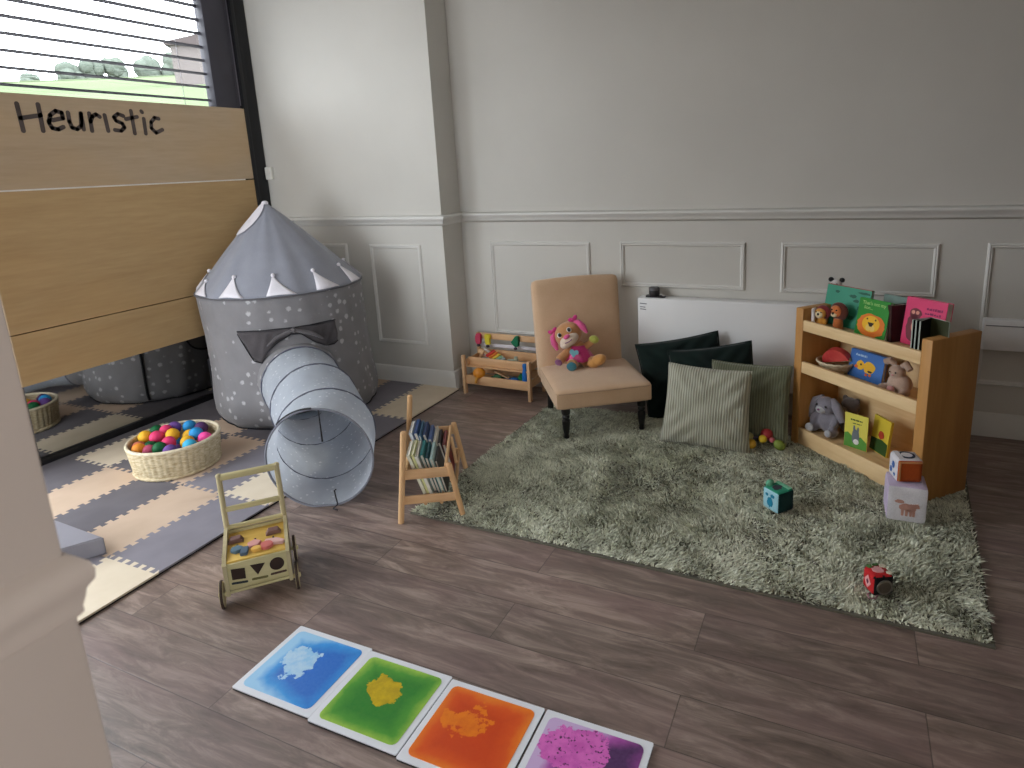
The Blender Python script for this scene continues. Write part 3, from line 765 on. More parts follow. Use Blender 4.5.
bm_lower = [(0.09 * math.cos(k * 2 * PI / 6 + 0.3), 0.09 * math.sin(k * 2 * PI / 6 + 0.3)) for k in range(6)] + [(0.0, 0.0)]
lown = ['pink', 'yellow', 'blue', 'dark purple', 'orange', 'green', 'purple']
loww = ['under the mirror-side green ball', 'under the dark purple ball by the tent', 'under the purple ball', 'under the peach ball', 'under the front green ball', 'under the light blue ball', 'at the bottom in the middle']
for k, (x, y) in enumerate(bm_lower):
    bm = BM(); ell(bm, (0, 0, 0), 0.0335, seg=16)
    o = obj('play_ball', bm, ballmat(lown[k]), loc=(-3.023 + x, 1.964 + y, 0.088)); tag(o, '%s ball deep in the basket, %s' % (lown[k], loww[k]), 'ball', 'balls in the wicker basket')

# ------------------------------------------------------------------ toddler push walker
m_birch = wood('birch', S(206, 196, 150), S(176, 164, 118), 'X', fine=60)
m_birchz = wood('birch_upright', S(196, 184, 146), S(166, 152, 114), 'Z', fine=60)
m_ytop = wood('yellow_top', S(228, 192, 102), S(208, 168, 80), 'X', fine=40)
m_dark = mat('dark_hole', S(58, 42, 34), S(48, 34, 28), rough=0.8)
m_tyre = mat('rubber_tyre', S(70, 54, 44), S(58, 44, 36), rough=0.7)
wk = thing('push_walker', 'wooden toddler push walker with shape-sorter front on the bare floor', 'push walker', (-1.851, 1.43, 0.0), math.radians(47.7))
W2, D2 = 0.098, 0.107
def holed_panel():
    bm = BM(); box(bm, (0, -D2 + 0.005, 0.099), (0.19, 0.010, 0.098), bev=0.003); return bm
obj('front_panel', holed_panel(), m_birch, wk)
bm = BM(); box(bm, (0, D2 - 0.005, 0.107), (0.19, 0.010, 0.116), bev=0.003); obj('back_panel', bm, m_birch, wk)
for sx in (-1, 1):
    bm = BM(); o_ = [(-D2 - 0.016, 0.040), (-D2 + 0.03, 0.052), (D2 + 0.004, 0.052), (D2 + 0.004, 0.172), (D2 - 0.02, 0.182), (-D2 + 0.03, 0.162), (-D2 - 0.008, 0.150)]
    prism(bm, o_, -0.006, 0.006, Matrix(((0, 0, 1, sx * 0.100), (1, 0, 0, 0), (0, 1, 0, 0), (0, 0, 0, 1)))); obj('side_panel', bm, m_birchz, wk, smooth=False)
bm = BM(); box(bm, (0, 0, 0.149), (0.188, 0.196, 0.010), bev=0.002); obj('top_panel', bm, m_ytop, wk)
bm = BM(); box(bm, (0, 0, 0.053), (0.188, 0.2, 0.008)); obj('bottom_panel', bm, m_birch, wk)
# shape holes and their slots
MF = Matrix(((1, 0, 0, 0), (0, 0, -1, -D2 - 0.0002), (0, 1, 0, 0), (0, 0, 0, 1)))
for nm, out in (('square_hole', [(-0.083, 0.090), (-0.041, 0.084), (-0.040, 0.124), (-0.083, 0.130)]), ('triangle_hole', [(-0.003, 0.086), (0.024, 0.124), (-0.023, 0.128)]), ('round_hole', disc(0.0235, 24, 0.061, 0.109))):
    bm = BM(); prism(bm, out[::-1] if nm == 'x' else out, 0, 0.0012, MF); obj(nm, bm, m_dark, wk, smooth=False)
for (x0, z0), (x1, z1), mm in (((-0.083, 0.076), (-0.040, 0.071), mat('blue_slot', S(50, 58, 60))), ((-0.02, 0.073), (0.024, 0.070), mat('olive_slot', S(112, 104, 62))), ((0.04, 0.074), (0.085, 0.074), mat('brown_slot', S(84, 62, 52)))):
    bm = BM(); ribbon(bm, [(x0, z0), (x1, z1)], 0.008, 0, 0.0012, MF); obj('slot', bm, mm, wk, smooth=False)
m_wedge = mat('mauve_block', S(128, 98, 92), S(116, 86, 80), rough=0.6)
for x, y in ((-0.068, 0.030), (0.057, 0.030)):
    bm = BM(); prism(bm, [(-0.026, 0), (0.026, 0), (0.016, 0.016), (-0.016, 0.016)], -0.014, 0.014, TR((x, y, 0.154), (PI / 2, 0, 0))); obj('sliding_wedge', bm, m_wedge, wk, smooth=False)
for x, y in ((-0.004, 0.010), (0.056, -0.006), (-0.062, -0.006)):
    bm = BM(); box(bm, (x, y, 0.1545), (0.006, 0.02, 0.001)); obj('track_slot', bm, m_dark, wk, smooth=False)
# handle
bm = BM()
for sx in (-1, 1):
    bm2 = BM(); tube(bm2, [(sx * 0.098, D2 - 0.004, 0.10), (sx * 0.098, D2 + 0.002, 0.24), (sx * 0.097, D2 + 0.006, 0.378)], [0.0095, 0.0095, 0.0095], 10)
    ell(bm2, (sx * 0.097, D2 + 0.006, 0.379), (0.0115, 0.0115, 0.009), seg=12); obj('handle_post', bm2, m_birchz, wk)
bm.free()
bm = BM(); box(bm, (0, D2 + 0.006, 0.372), (0.192, 0.018, 0.024), bev=0.006, seg=3); obj('handle_bar', bm, m_birch, wk)
bm = BM(); box(bm, (0, D2 + 0.002, 0.246), (0.190, 0.014, 0.020), bev=0.005); obj('cross_bar', bm, m_birch, wk)
bm = BM(); box(bm, (0, D2 - 0.002, 0.176), (0.192, 0.014, 0.016), bev=0.004); obj('cross_bar', bm, m_birch, wk)
for sx in (-1, 1):
    for y in (-0.112, 0.074):
        Mw = TR((sx * 0.119, y, 0.048), (0, PI / 2, 0))
        bm = BM(); lathe(bm, [(0.0, -0.006), (0.012, -0.007), (0.034, -0.005), (0.0425, -0.006), (0.0425, 0.006), (0.034, 0.005), (0.012, 0.007), (0.0, 0.006)], 32, Mw); wh = obj('wheel', bm, m_birchz, wk)
        bm = BM(); lathe(bm, [(0.042, -0.0045), (0.0465, -0.004), (0.048, -0.002), (0.048, 0.002), (0.0465, 0.004), (0.042, 0.0045)], 36, Mw); obj('tyre', bm, m_tyre, wh)
        bm = BM(); lathe(bm, [(0, -0.013), (0.007, -0.012), (0.008, 0.012), (0, 0.013)], 14, Mw); obj('hub_cap', bm, m_birch, wh)
for y in (-0.112, 0.074):
    bm = BM(); cyl(bm, (-0.119, y, 0.048), (0.119, y, 0.048), 0.005, seg=10); obj('axle', bm, m_birch, wk)
WKM = TR((-1.851, 1.43, 0.0), (0, 0, math.radians(47.7)))
def on_walker(x, y, z): return WKM @ Vector((x, y, z))
def chip(out, x, y, rz, h, m, label, cat='toy block'):
    bm = BM(); prism(bm, [(a * 1.28, b * 1.28) for a, b in out], 0, h)
    bmesh.ops.bevel(bm, geom=list(bm.edges), offset=0.0015, segments=2, affect='EDGES')
    o = obj('shape_block', bm, m, loc=on_walker(x, y, 0.1545), rot=(0, 0, math.radians(47.7) + rz)); tag(o, label, cat, 'blocks lying on the walker')
chip(disc(0.0165, 6), -0.062, -0.040, 0.3, 0.012, mat('dusty_blue', S(92, 118, 134), rough=0.6), 'blue-grey hexagon block lying on the push walker top')
chip(rrect(0.020, 0.034, 0.004, 3), -0.037, -0.062, -0.1, 0.012, mat('slate_blue', S(86, 104, 122), rough=0.6), 'slate blue rectangular block at the front edge of the walker top')
chip(disc(0.019, 5), -0.006, -0.030, 0.2, 0.012, mat('pale_pink', S(214, 156, 150), rough=0.6), 'pink pentagon block behind the small yellow block on the walker')
chip(disc(0.014, 14, ry=0.011), 0.002, -0.066, 0.0, 0.012, mat('mustard', S(226, 180, 90), rough=0.6), 'small yellow block at the front edge of the walker top')
chip(disc(0.0175, 16), 0.034, -0.058, 0.0, 0.012, mat('coral', S(204, 112, 104), rough=0.6), 'coral round block beside the small yellow block on the walker')
chip([(-0.026, -0.010), (0.026, -0.012), (0.030, 0.0), (0.006, 0.014), (-0.024, 0.012)], 0.058, -0.044, -0.25, 0.011, mat('blush', S(222, 178, 172), rough=0.6), 'long blush pink block at the wheel side of the walker top')

# ------------------------------------------------------------------ shaggy rug
t = NT('rug_pile')
geo = t.n('ShaderNodeNewGeometry'); rnd = geo.outputs['Random Per Island']
cl = t.noise(t.coord('Object'), 5.0, 3, 0.6)
f = t.math('ADD', t.math('MULTIPLY', rnd, 0.45), t.math('MULTIPLY', cl, 0.95))
m_pile = t.bsdf(t.ramp(f, [(0.42, S(124, 125, 104)), (0.68, S(204, 206, 184)), (0.96, S(238, 239, 220))]), 0.75, None, 0, 0.25, 0.3)
m_back = fabric('rug_backing', S(96, 92, 78), S(84, 80, 68), weave=200)
rug = thing('rug', 'large shaggy sage green rug under the chair and bookcase', 'rug', (-0.53, 2.65, 0.0))
RC = [(-1.607, 1.992), (0.462, 1.962), (0.560, 3.30), (-1.556, 3.345)]
bm = BM(); prism(bm, [(x + 0.53, y - 2.65) for x, y in RC], 0.0, 0.007); obj('backing', bm, m_back, rug, smooth=False)
rg = np.random.default_rng(3)
NT_ = 115000
u = rg.random(NT_) * 0.992 + 0.004; v = rg.random(NT_) * 0.988 + 0.006
c4 = np.array(RC)
P = (c4[0] * ((1 - u) * (1 - v))[:, None] + c4[1] * (u * (1 - v))[:, None] + c4[2] * (u * v)[:, None] + c4[3] * ((1 - u) * v)[:, None]) - np.array([-0.53, 2.65])
def sn(p, s, seed):
    r_ = np.random.default_rng(seed); o = np.zeros(len(p))
    for _ in range(7):
        k = r_.normal(size=2) * s; ph = r_.random() * 6.28
        o += np.sin(p @ k + ph)
    return o / 2.6
hz = 0.014 + 0.005 * sn(P, 14, 1) + 0.006 * rg.random(NT_) + 0.003 * sn(P, 45, 8)
lean = np.stack([sn(P, 9, 2) + 0.7 * sn(P, 40, 5), sn(P, 9, 3) + 0.7 * sn(P, 40, 6)], 1) * 0.008 + rg.normal(size=(NT_, 2)) * 0.007
edge = np.minimum.reduce([u * 2.0, (1 - u) * 2.0, v * 1.3, (1 - v) * 1.3])
hz *= np.clip(0.62 + edge / 0.05 * 0.38, 0.62, 1.0)
wd = 0.0021 + 0.0016 * rg.random(NT_)
an = rg.random(NT_) * 2 * PI
tx = np.stack([np.cos(an), np.sin(an)], 1) * wd[:, None]
V = np.zeros((NT_, 5, 3))
V[:, 0, :2] = P - tx * 0.8; V[:, 1, :2] = P + tx * 0.8
V[:, 2, :2] = P + lean * 0.45 + tx; V[:, 3, :2] = P + lean * 0.45 - tx
V[:, 4, :2] = P + lean * 1.25
V[:, 0, 2] = V[:, 1, 2] = 0.005
V[:, 2, 2] = V[:, 3, 2] = 0.005 + hz * 0.62
V[:, 4, 2] = 0.005 + hz
me = bpy.data.meshes.new('pile')
base = np.arange(NT_) * 5
q = np.stack([base, base + 1, base + 2, base + 3], 1); tr3 = np.stack([base + 3, base + 2, base + 4], 1)
loops = np.concatenate([q, tr3], 1).reshape(-1)
me.vertices.add(NT_ * 5); me.vertices.foreach_set('co', V.reshape(-1))
me.loops.add(len(loops)); me.loops.foreach_set('vertex_index', loops.astype(np.int32))
me.polygons.add(NT_ * 2)
ls = np.stack([np.arange(NT_) * 7, np.arange(NT_) * 7 + 4], 1).reshape(-1)
me.polygons.foreach_set('loop_start', ls.astype(np.int32))
me.polygons.foreach_set('use_smooth', np.ones(NT_ * 2, dtype=bool))
me.update(calc_edges=True); me.validate()
me.materials.append(m_pile)
o = bpy.data.objects.new('pile', me); COL.objects.link(o); o.parent = rug; o['kind'] = 'stuff'
RZ = 0.022   # things stand in the pile at this height

# ------------------------------------------------------------------ slipper chair
m_chair = fabric('beige_velvet', S(214, 182, 150), S(202, 168, 136), weave=320, sheen=0.3, scale=6)
m_seam = fabric('beige_piping', S(190, 158, 130))
m_leg = mat('black_lacquer', S(26, 24, 24), S(20, 18, 18), rough=0.3, spec=0.5)
CH = (-1.208, 3.171)
ch = thing('slipper_chair', 'low beige armless slipper chair with black turned legs on the rug', 'chair', (*CH, RZ), math.radians(35))
def cushion_box(c, s, bev, crown=0.0, M=None, n=14):
    """an upholstered block: rounded box with gently crowned faces"""
    bm = BM()
    bmesh.ops.create_cube(bm, size=1.0)
    bmesh.ops.subdivide_edges(bm, edges=list(bm.edges), cuts=n, use_grid_fill=True)
    for v in bm.verts:
        p = v.co * 2
        q = Vector((p.x * s[0] / 2, p.y * s[1] / 2, p.z * s[2] / 2))
        inner = Vector([max(-s[i] / 2 + bev, min(s[i] / 2 - bev, q[i])) for i in range(3)])
        d = q - inner
        if d.length > 1e-9: q = inner + d.normalized() * bev
        if p.z > 0.99: q.z += crown * (1 - p.x ** 2) * (1 - p.y ** 2)
        v.co = (M @ (q + Vector(c))) if M is not None else q + Vector(c)
    return bm
bm = cushion_box((-0.004, -0.003, 0.216), (0.512, 0.492, 0.100), 0.016, 0.020); obj('seat', bm, m_chair, ch, ang=60)
bm = BM(); pts = [(x * 0.236, y * 0.228 - 0.005, 0.2655) for x, y in ((-1, -1), (-0.5, -1.01), (0, -1.015), (0.5, -1.01), (1, -1), (1.005, 0), (1, 0.85))]
tube(bm, [(-0.258, 0.19, 0.253), (-0.2585, -0.1, 0.253), (-0.2545, -0.236, 0.253), (-0.240, -0.2475, 0.253), (0, -0.2495, 0.253), (0.232, -0.2475, 0.253), (0.2465, -0.236, 0.253), (0.2505, -0.1, 0.253), (0.250, 0.19, 0.253)], 0.0035, 6); obj('seat_piping', bm, m_seam, ch)
MB_ = TR((-0.018, 0.195, 0.19), (math.radians(-8.5), 0, 0))
bm = BM(); bm.free()
bm = BM(); bmesh.ops.create_cube(bm, size=1.0); bmesh.ops.subdivide_edges(bm, edges=list(bm.edges), cuts=16, use_grid_fill=True)
for v in bm.verts:
    p = v.co * 2; s = (0.500 + 0.012 * (p.z * 0.5 + 0.5), 0.085, 0.570); bev = 0.026
    q = Vector((p.x * s[0] / 2, p.y * s[1] / 2, p.z * s[2] / 2))
    inner = Vector([max(-s[i] / 2 + bev, min(s[i] / 2 - bev, q[i])) for i in range(3)]); d = q - inner
    if d.length > 1e-9: q = inner + d.normalized() * bev
    if p.y < -0.99: q.y -= 0.012 * (1 - p.x ** 2) * (1 - p.z ** 2)
    if p.z > 0.8: q.z += 0.012 * math.cos(p.x * PI * 0.5) + 0.004 * (p.x > 0) * p.x
    v.co = MB_ @ (q + Vector((0, 0.0425, 0.285)))
obj('backrest', bm, m_chair, ch, ang=60)
TURN = [(0.0, 0.0), (0.013, 0.0), (0.0145, 0.008), (0.012, 0.018), (0.014, 0.028), (0.018, 0.05), (0.0215, 0.085), (0.020, 0.100), (0.014, 0.106), (0.0195, 0.113), (0.0195, 0.121), (0.015, 0.127), (0.022, 0.134), (0.0235, 0.150), (0.0235, 0.17), (0, 0.17)]
for sx in (-1, 1):
    bm = BM(); lathe(bm, TURN, 20, TR((sx * 0.205, -0.205, -0.002))); obj('leg', bm, m_leg, ch)
    bm = BM(); Ml = Matrix.Identity(4)
    tube(bm, [(sx * 0.205, 0.235, -0.002), (sx * 0.205, 0.215, 0.08), (sx * 0.205, 0.19, 0.17)], [0.016, 0.019, 0.023], 4, sx=1.0); obj('leg', bm, m_leg, ch, smooth=False)

# plush dog on the chair ------------------------------------------------
def plushmat(name, c, c2=None): return fabric(name, c, c2, weave=420, bump=0.4, sheen=0.5, scale=20)
m_tan = plushmat('tan_plush', S(196, 140, 92)); m_cream = plushmat('cream_plush', S(226, 204, 184)); m_pinkp = plushmat('pink_plush', S(226, 96, 150))
m_hot = plushmat('magenta_plush', S(206, 60, 128)); m_teal = plushmat('teal_plush', S(64, 126, 142)); m_purp = plushmat('purple_plush', S(140, 84, 124))
m_or = plushmat('amber_plush', S(222, 162, 92)); m_lime = plushmat('lime_plush', S(186, 190, 90)); m_sky = plushmat('sky_plush', S(128, 186, 200))
m_eye = mat('black_eye', S(18, 16, 18), rough=0.15, spec=0.6); m_ew = mat('white_eye', S(236, 232, 226), rough=0.3)
DOGW = Matrix.Translation((-1.322, 3.245, RZ + 0.268)) @ Euler((0, 0, math.radians(20))).to_matrix().to_4x4()
dog = thing('plush_puppy', 'tan plush puppy in a pink dress sitting on the beige chair', 'soft toy', (-1.345, 3.235, RZ + 0.276), math.radians(20)); dog.scale = (1.22, 1.22, 1.22)
HD = TR((-0.022, -0.005, 0.155), (math.radians(-8), math.radians(-31), math.radians(-6)))   # head pose
bm = BM()
ell(bm, (0.018, 0.005, 0.062), (0.052, 0.045, 0.062)); 
r_ = bmesh.ops.create_uvsphere(bm, u_segments=24, v_segments=16, radius=1.0, matrix=HD @ Matrix.Diagonal((0.066, 0.056, 0.058, 1)))
tube(bm, [(-0.012, -0.01, 0.085), (-0.050, -0.03, 0.055), (-0.066, -0.045, 0.040)], [0.020, 0.022, 0.024], 12)      # arm with the purple palm
tube(bm, [(0.05, -0.002, 0.092), (0.078, -0.01, 0.112), (0.090, -0.018, 0.126)], [0.017, 0.018, 0.018], 12)          # raised arm
tube(bm, [(0.0, -0.02, 0.026), (-0.006, -0.058, 0.026), (-0.008, -0.082, 0.030)], [0.027, 0.026, 0.026], 12)          # leg forward
tube(bm, [(0.045, -0.012, 0.026), (0.092, -0.03, 0.028), (0.118, -0.036, 0.040)], [0.028, 0.026, 0.025], 12)         # leg to the side
blobmesh(obj('body', bm, m_tan, dog), 0.0045, 5)
def plushpart(nm, fn, m, vox=0.0035):
    bm = BM(); fn(bm); return obj(nm, bm, m, dog)
def hell(bm, c, r, rot=(0, 0, 0)):
    M = HD @ TR(c, rot) @ Matrix.Diagonal((*r, 1)); bmesh.ops.create_uvsphere(bm, u_segments=18, v_segments=12, radius=1.0, matrix=M)
plushpart('muzzle', lambda b: (hell(b, (0, -0.036, -0.022), (0.047, 0.030, 0.029)), hell(b, (-0.022, -0.038, -0.032), (0.030, 0.024, 0.021))), m_cream)
plushpart('nose', lambda b: hell(b, (0.004, -0.066, -0.006), (0.017, 0.010, 0.010)), m_pinkp)
def mouth(b):
    tube(b, [HD @ Vector((x, -0.0665 + abs(x) * 0.12, -0.030 + x * x * 9)) for x in [-0.018 + 0.036 * i / 8 for i in range(9)]], 0.0022, 6)
plushpart('mouth', mouth, m_purp)
for sx in (-1, 1):
    e = plushpart('eye', lambda b: hell(b, (sx * 0.026, -0.050, 0.016), (0.0115, 0.006, 0.012)), m_ew if sx < 0 else m_ew)
    bm = BM(); hell(bm, (sx * 0.025 + 0.002, -0.0555, 0.0165), (0.008, 0.004, 0.0095)); obj('pupil', bm, m_eye, e)
def ear(sx):
    def f(b):
        pts = [(sx * 0.050, 0.0, 0.040), (sx * 0.070, -0.006, 0.026), (sx * 0.078, -0.010, -0.004), (sx * 0.082, -0.010, -0.038)]
        tube(b, [HD @ Vector(p) for p in pts], [0.006, 0.013, 0.016, 0.006], 12)
    return f
plushpart('ear', ear(-1), m_pinkp); plushpart('ear', ear(1), m_pinkp)
def bow(sx):
    def f(b):
        hell(b, (sx * 0.056 - 0.010, -0.006, 0.050), (0.014, 0.007, 0.010), (0, 0.5, 0)); hell(b, (sx * 0.056 + 0.012, -0.006, 0.050), (0.014, 0.007, 0.010), (0, -0.5, 0)); hell(b, (sx * 0.056, -0.010, 0.049), (0.006, 0.006, 0.006))
    return f
plushpart('hair_bow', bow(-1), m_hot); plushpart('hair_bow', bow(1), m_hot)
def dress(b):
    seg = 40; rows = []
    for z, rx, ry in ((0.104, 0.040, 0.038), (0.08, 0.050, 0.048), (0.055, 0.062, 0.058), (0.036, 0.074, 0.068)):
        rows.append([b.verts.new((0.018 + rx * math.cos(2 * PI * k / seg) * (1 + (0.06 * math.sin(9 * 2 * PI * k / seg) if z < 0.06 else 0)), 0.003 + ry * math.sin(2 * PI * k / seg) * (1 + (0.06 * math.sin(9 * 2 * PI * k / seg) if z < 0.06 else 0)), z)) for k in range(seg)])
    for a, c in zip(rows, rows[1:]):
        for k in range(seg): b.faces.new((a[k], a[(k + 1) % seg], c[(k + 1) % seg], c[k]))
    b.faces.new(rows[0])
o = plushpart('dress', dress, m_hot); sd = o.modifiers.new('thick', 'SOLIDIFY'); sd.thickness = 0.002
plushpart('dress_panel', lambda b: ell(b, (0.010, -0.049, 0.052), (0.030, 0.012, 0.026), (0.35, 0, 0)), m_pinkp)
def heart(b):
    out = [(0.021 * 16 * math.sin(t_) ** 3 / 16, 0.0175 * (13 * math.cos(t_) - 5 * math.cos(2 * t_) - 2 * math.cos(3 * t_) - math.cos(4 * t_)) / 13) for t_ in [2 * PI * k / 28 for k in range(28)]]
    prism(b, out, 0, 0.006, TR((0.002, -0.054, 0.078), (math.radians(72), 0.2, 0)))
plushpart('heart_patch', heart, m_sky)
plushpart('palm_pad', lambda b: ell(b, (-0.069, -0.066, 0.038), (0.018, 0.006, 0.017), (0.3, 0, -0.3)), m_purp)
plushpart('foot_pad', lambda b: ell(b, (-0.008, -0.106, 0.031), (0.023, 0.007, 0.023), (0.2, 0, 0)), m_teal)
plushpart('lime_mitten', lambda b: ell(b, (0.094, -0.022, 0.132), (0.023, 0.016, 0.019), (0, 0.3, 0)), m_lime)
plushpart('amber_foot', lambda b: (ell(b, (0.112, -0.040, 0.038), (0.038, 0.027, 0.026), (0, -0.45, 0)), ell(b, (0.088, -0.042, 0.024), (0.030, 0.024, 0.022))), m_or)

# ------------------------------------------------------------------ wall heater with a small black device
m_heat = mat('heater_enamel', S(228, 228, 228), S(226, 226, 226), rough=0.35, scale=2, spec=0.4)
ht = thing('wall_heater', 'long white panel heater on the back wall behind the cushions', 'heater', (-0.455, YB - 0.052, 0.150))
bm = BM(); box(bm, (0, 0, 0.2475), (1.21, 0.090, 0.495), bev=0.010, seg=3); obj('casing', bm, m_heat, ht)
bm = BM(); m_print = mat('grey_print', S(120, 122, 126), rough=0.6)
for (x0, x1, z) in ((-0.588, -0.552, 0.463), (-0.588, -0.560, 0.443), (-0.588, -0.556, 0.430)): ribbon(bm, [(x0, z), (x1, z - 0.002)], 0.005, 0, 0.0006, Matrix(((1, 0, 0, 0), (0, 0, -1, -0.0452), (0, 1, 0, 0), (0, 0, 0, 1))))
obj('printed_mark', bm, m_print, ht, smooth=False)
for x in (-0.45, 0.45):
    bm = BM(); box(bm, (x, 0.0, -0.075), (0.03, 0.05, 0.152), bev=0.004); obj('foot', bm, m_heat, ht)
dv = thing('black_gadget', 'small black cylindrical gadget with a flat base standing on the heater', 'gadget', (-0.962, 3.576, 0.6455))
m_blk = mat('black_plastic', S(40, 40, 42), S(32, 32, 34), rough=0.4); m_mid = mat('grey_plastic', S(98, 98, 100), rough=0.5)
bm = BM(); prism(bm, rrect(0.115, 0.05, 0.012), 0, 0.008); obj('base', bm, m_blk, dv)
bm = BM(); lathe(bm, [(0, 0.008), (0.029, 0.008), (0.031, 0.014), (0.030, 0.052), (0.026, 0.057), (0, 0.057)], 24, TR((-0.010, 0, 0))); obj('body', bm, m_blk, dv)
bm = BM(); lathe(bm, [(0.0312, 0.040), (0.0314, 0.052), (0.0302, 0.055)], 24, TR((-0.010, 0, 0))); obj('top_band', bm, m_mid, dv)
bm = BM(); tube(bm, [(0.02, 0, 0.012), (0.034, -0.004, 0.018), (0.046, -0.004, 0.010), (0.058, 0.01, 0.004)], 0.004, 8); obj('plug_lead', bm, mat('white_lead', S(214, 212, 210), rough=0.5), dv)
# white box on the wall by the right edge
h2 = thing('wall_box', 'white box unit on the wall at the end beyond the bookcase', 'wall unit', (0.93, YB - 0.028, 0.455))
bm = BM(); box(bm, (0, 0, 0.075), (0.59, 0.055, 0.15), bev=0.006); obj('casing', bm, m_heat, h2)
bm = BM(); box(bm, (0, -0.029, 0.122), (0.575, 0.004, 0.004)); obj('seam', bm, m_print, h2, smooth=False)

# ------------------------------------------------------------------ toy rack in the corner
m_pine = wood('pine', S(222, 182, 140), S(200, 156, 112), 'X', fine=50)
m_pinez = wood('pine_upright', S(222, 184, 144), S(200, 158, 116), 'Z', fine=50)
m_piney = wood('pine_side', S(214, 174, 132), S(190, 148, 106), 'Y', fine=50)
tk = thing('toy_rack', 'small two-tray wooden toy rack in the corner behind the chair', 'toy rack', (-1.930, 3.358, 0.0), math.radians(-1.5))
RW, RD = 0.236, 0.195
for sx in (-1, 1):
    bm = BM(); box(bm, (sx * RW, 0, 0.128), (0.020, 0.030, 0.256), bev=0.004); obj('front_post', bm, m_pinez, tk)
    bm = BM(); box(bm, (sx * RW, RD, 0.180), (0.020, 0.028, 0.360), bev=0.004); obj('back_post', bm, m_pinez, tk)
for z, yo in ((0.176, 0.038), (0.066, 0.0)):
    bm = BM(); box(bm, (0, 0.006 + yo, z + 0.029), (2 * RW - 0.018, 0.012, 0.060), bev=0.003); fb = obj('tray_front', bm, m_pine, tk)
    bm = BM(); box(bm, (0, RD - 0.006, z + 0.045), (2 * RW - 0.018, 0.012, 0.060), bev=0.003); obj('tray_back', bm, m_pine, tk)
    for sx in (-1, 1):
        bm = BM(); box(bm, (sx * (RW - 0.015), RD / 2, z + 0.030), (0.010, RD - 0.03, 0.046), M=None, bev=0.002); obj('tray_side', bm, m_piney, tk)
    bm = BM(); box(bm, (0, RD / 2, z + 0.006), (2 * RW - 0.03, RD - 0.02, 0.008)); obj('tray_base', bm, m_pine, tk)
bm = BM(); box(bm, (0, RD, 0.338), (2 * RW + 0.02, 0.014, 0.040), bev=0.004); obj('peg_rail', bm, m_pine, tk)
bm = BM(); box(bm, (0, RD + 0.004, 0.276), (2 * RW, 0.010, 0.022), bev=0.003); obj('lower_rail', bm, mat('white_rail', S(220, 216, 222), rough=0.5), tk)
def peg(x, c, label, shape):
    bm = BM(); prism(bm, shape, 0, 0.024, TR((x, RD - 0.010, 0.318), (PI / 2, 0, 0)))
    bmesh.ops.bevel(bm, geom=list(bm.edges), offset=0.004, segments=2, affect='EDGES')
    o = obj('animal_peg', bm, mat(label.replace(' ', '_'), c, tuple(q * 0.9 for q in c[:3]), rough=0.5), tk); o['label'] = label
    bm = BM(); ell(bm, (x + 0.002, RD - 0.032, 0.278), (0.012, 0.012, 0.010), seg=12); obj('knob', bm, mat('dark_knob', S(62, 50, 66), rough=0.4), o)
peg(-0.222, S(206, 70, 100), 'pink peg', [(-0.022, -0.02), (-0.008, -0.036), (0.012, -0.034), (0.020, -0.014), (0.015, 0.012), (0.022, 0.034), (0.002, 0.042), (-0.014, 0.036), (-0.022, 0.012)])
peg(-0.150, S(222, 204, 56), 'yellow peg', [(-0.018, -0.032), (0.014, -0.034), (0.019, -0.012), (0.011, 0.002), (0.021, 0.018), (0.019, 0.040), (0.002, 0.034), (-0.012, 0.042), (-0.023, 0.028), (-0.014, 0.0)])
peg(0.056, S(16, 110, 74), 'green peg', [(-0.034, 0.0), (-0.008, 0.020), (0.004, 0.044), (0.024, 0.040), (0.020, 0.010), (0.024, -0.022), (0.0, -0.034), (-0.014, -0.018)])
TKM = TR((-1.930, 3.358, 0.0), (0, 0, math.radians(-1.5)))
def onrack(x, y, z): return TKM @ Vector((x, y, z))
ra = math.radians(-1.5)
# upper tray toys
xy = thing('xylophone', 'white toy xylophone with coloured bars leaning in the upper tray', 'toy', onrack(-0.085, 0.110, 0.228), rot=(0.3, math.radians(16), ra - 0.25))
for y in (-0.02, 0.02):
    bm = BM(); box(bm, (0, y, 0), (0.20, 0.010, 0.016), bev=0.003); obj('frame_bar', bm, mat('white_wood', S(236, 226, 220), rough=0.5), xy)
for k, c in enumerate((S(206, 60, 60), S(226, 120, 50), S(226, 190, 70), S(140, 180, 150), S(170, 190, 190))):
    bm = BM(); box(bm, (-0.02 + k * 0.026, 0.004, 0.013), (0.021, 0.074 - k * 0.006, 0.012), bev=0.003); obj('bar', bm, mat('xylo_bar_%d' % k, c, rough=0.4), xy)
ml = thing('toy_mallet', 'wooden stick mallet standing against the post end of the upper tray', 'toy', onrack(-0.172, 0.080, 0.186), rot=(0.1, 0.35, ra))
bm = BM(); cyl(bm, (0, 0, 0), (0, 0, 0.085), 0.0065, seg=10); obj('stick', bm, m_pinez, ml)
bm = BM(); lathe(bm, [(0, -0.02), (0.014, -0.018), (0.015, 0.0), (0.014, 0.018), (0, 0.02)], 16, TR((0, 0, 0.085), (0, PI / 2, 0))); obj('head', bm, m_pine, ml)
bm = BM(); box(bm, (0, 0, 0.014), (0.07, 0.05, 0.028), bev=0.006); box(bm, (0.02, 0, 0.035), (0.022, 0.05, 0.016), bev=0.005)
o = obj('sage_block', bm, mat('sage_toy', S(166, 178, 160), S(150, 164, 146), rough=0.5), loc=onrack(0.075, 0.09, 0.200), rot=(0.0, 0.0, 0.4)); tag(o, 'pale sage toy block at the middle of the upper tray', 'toy')
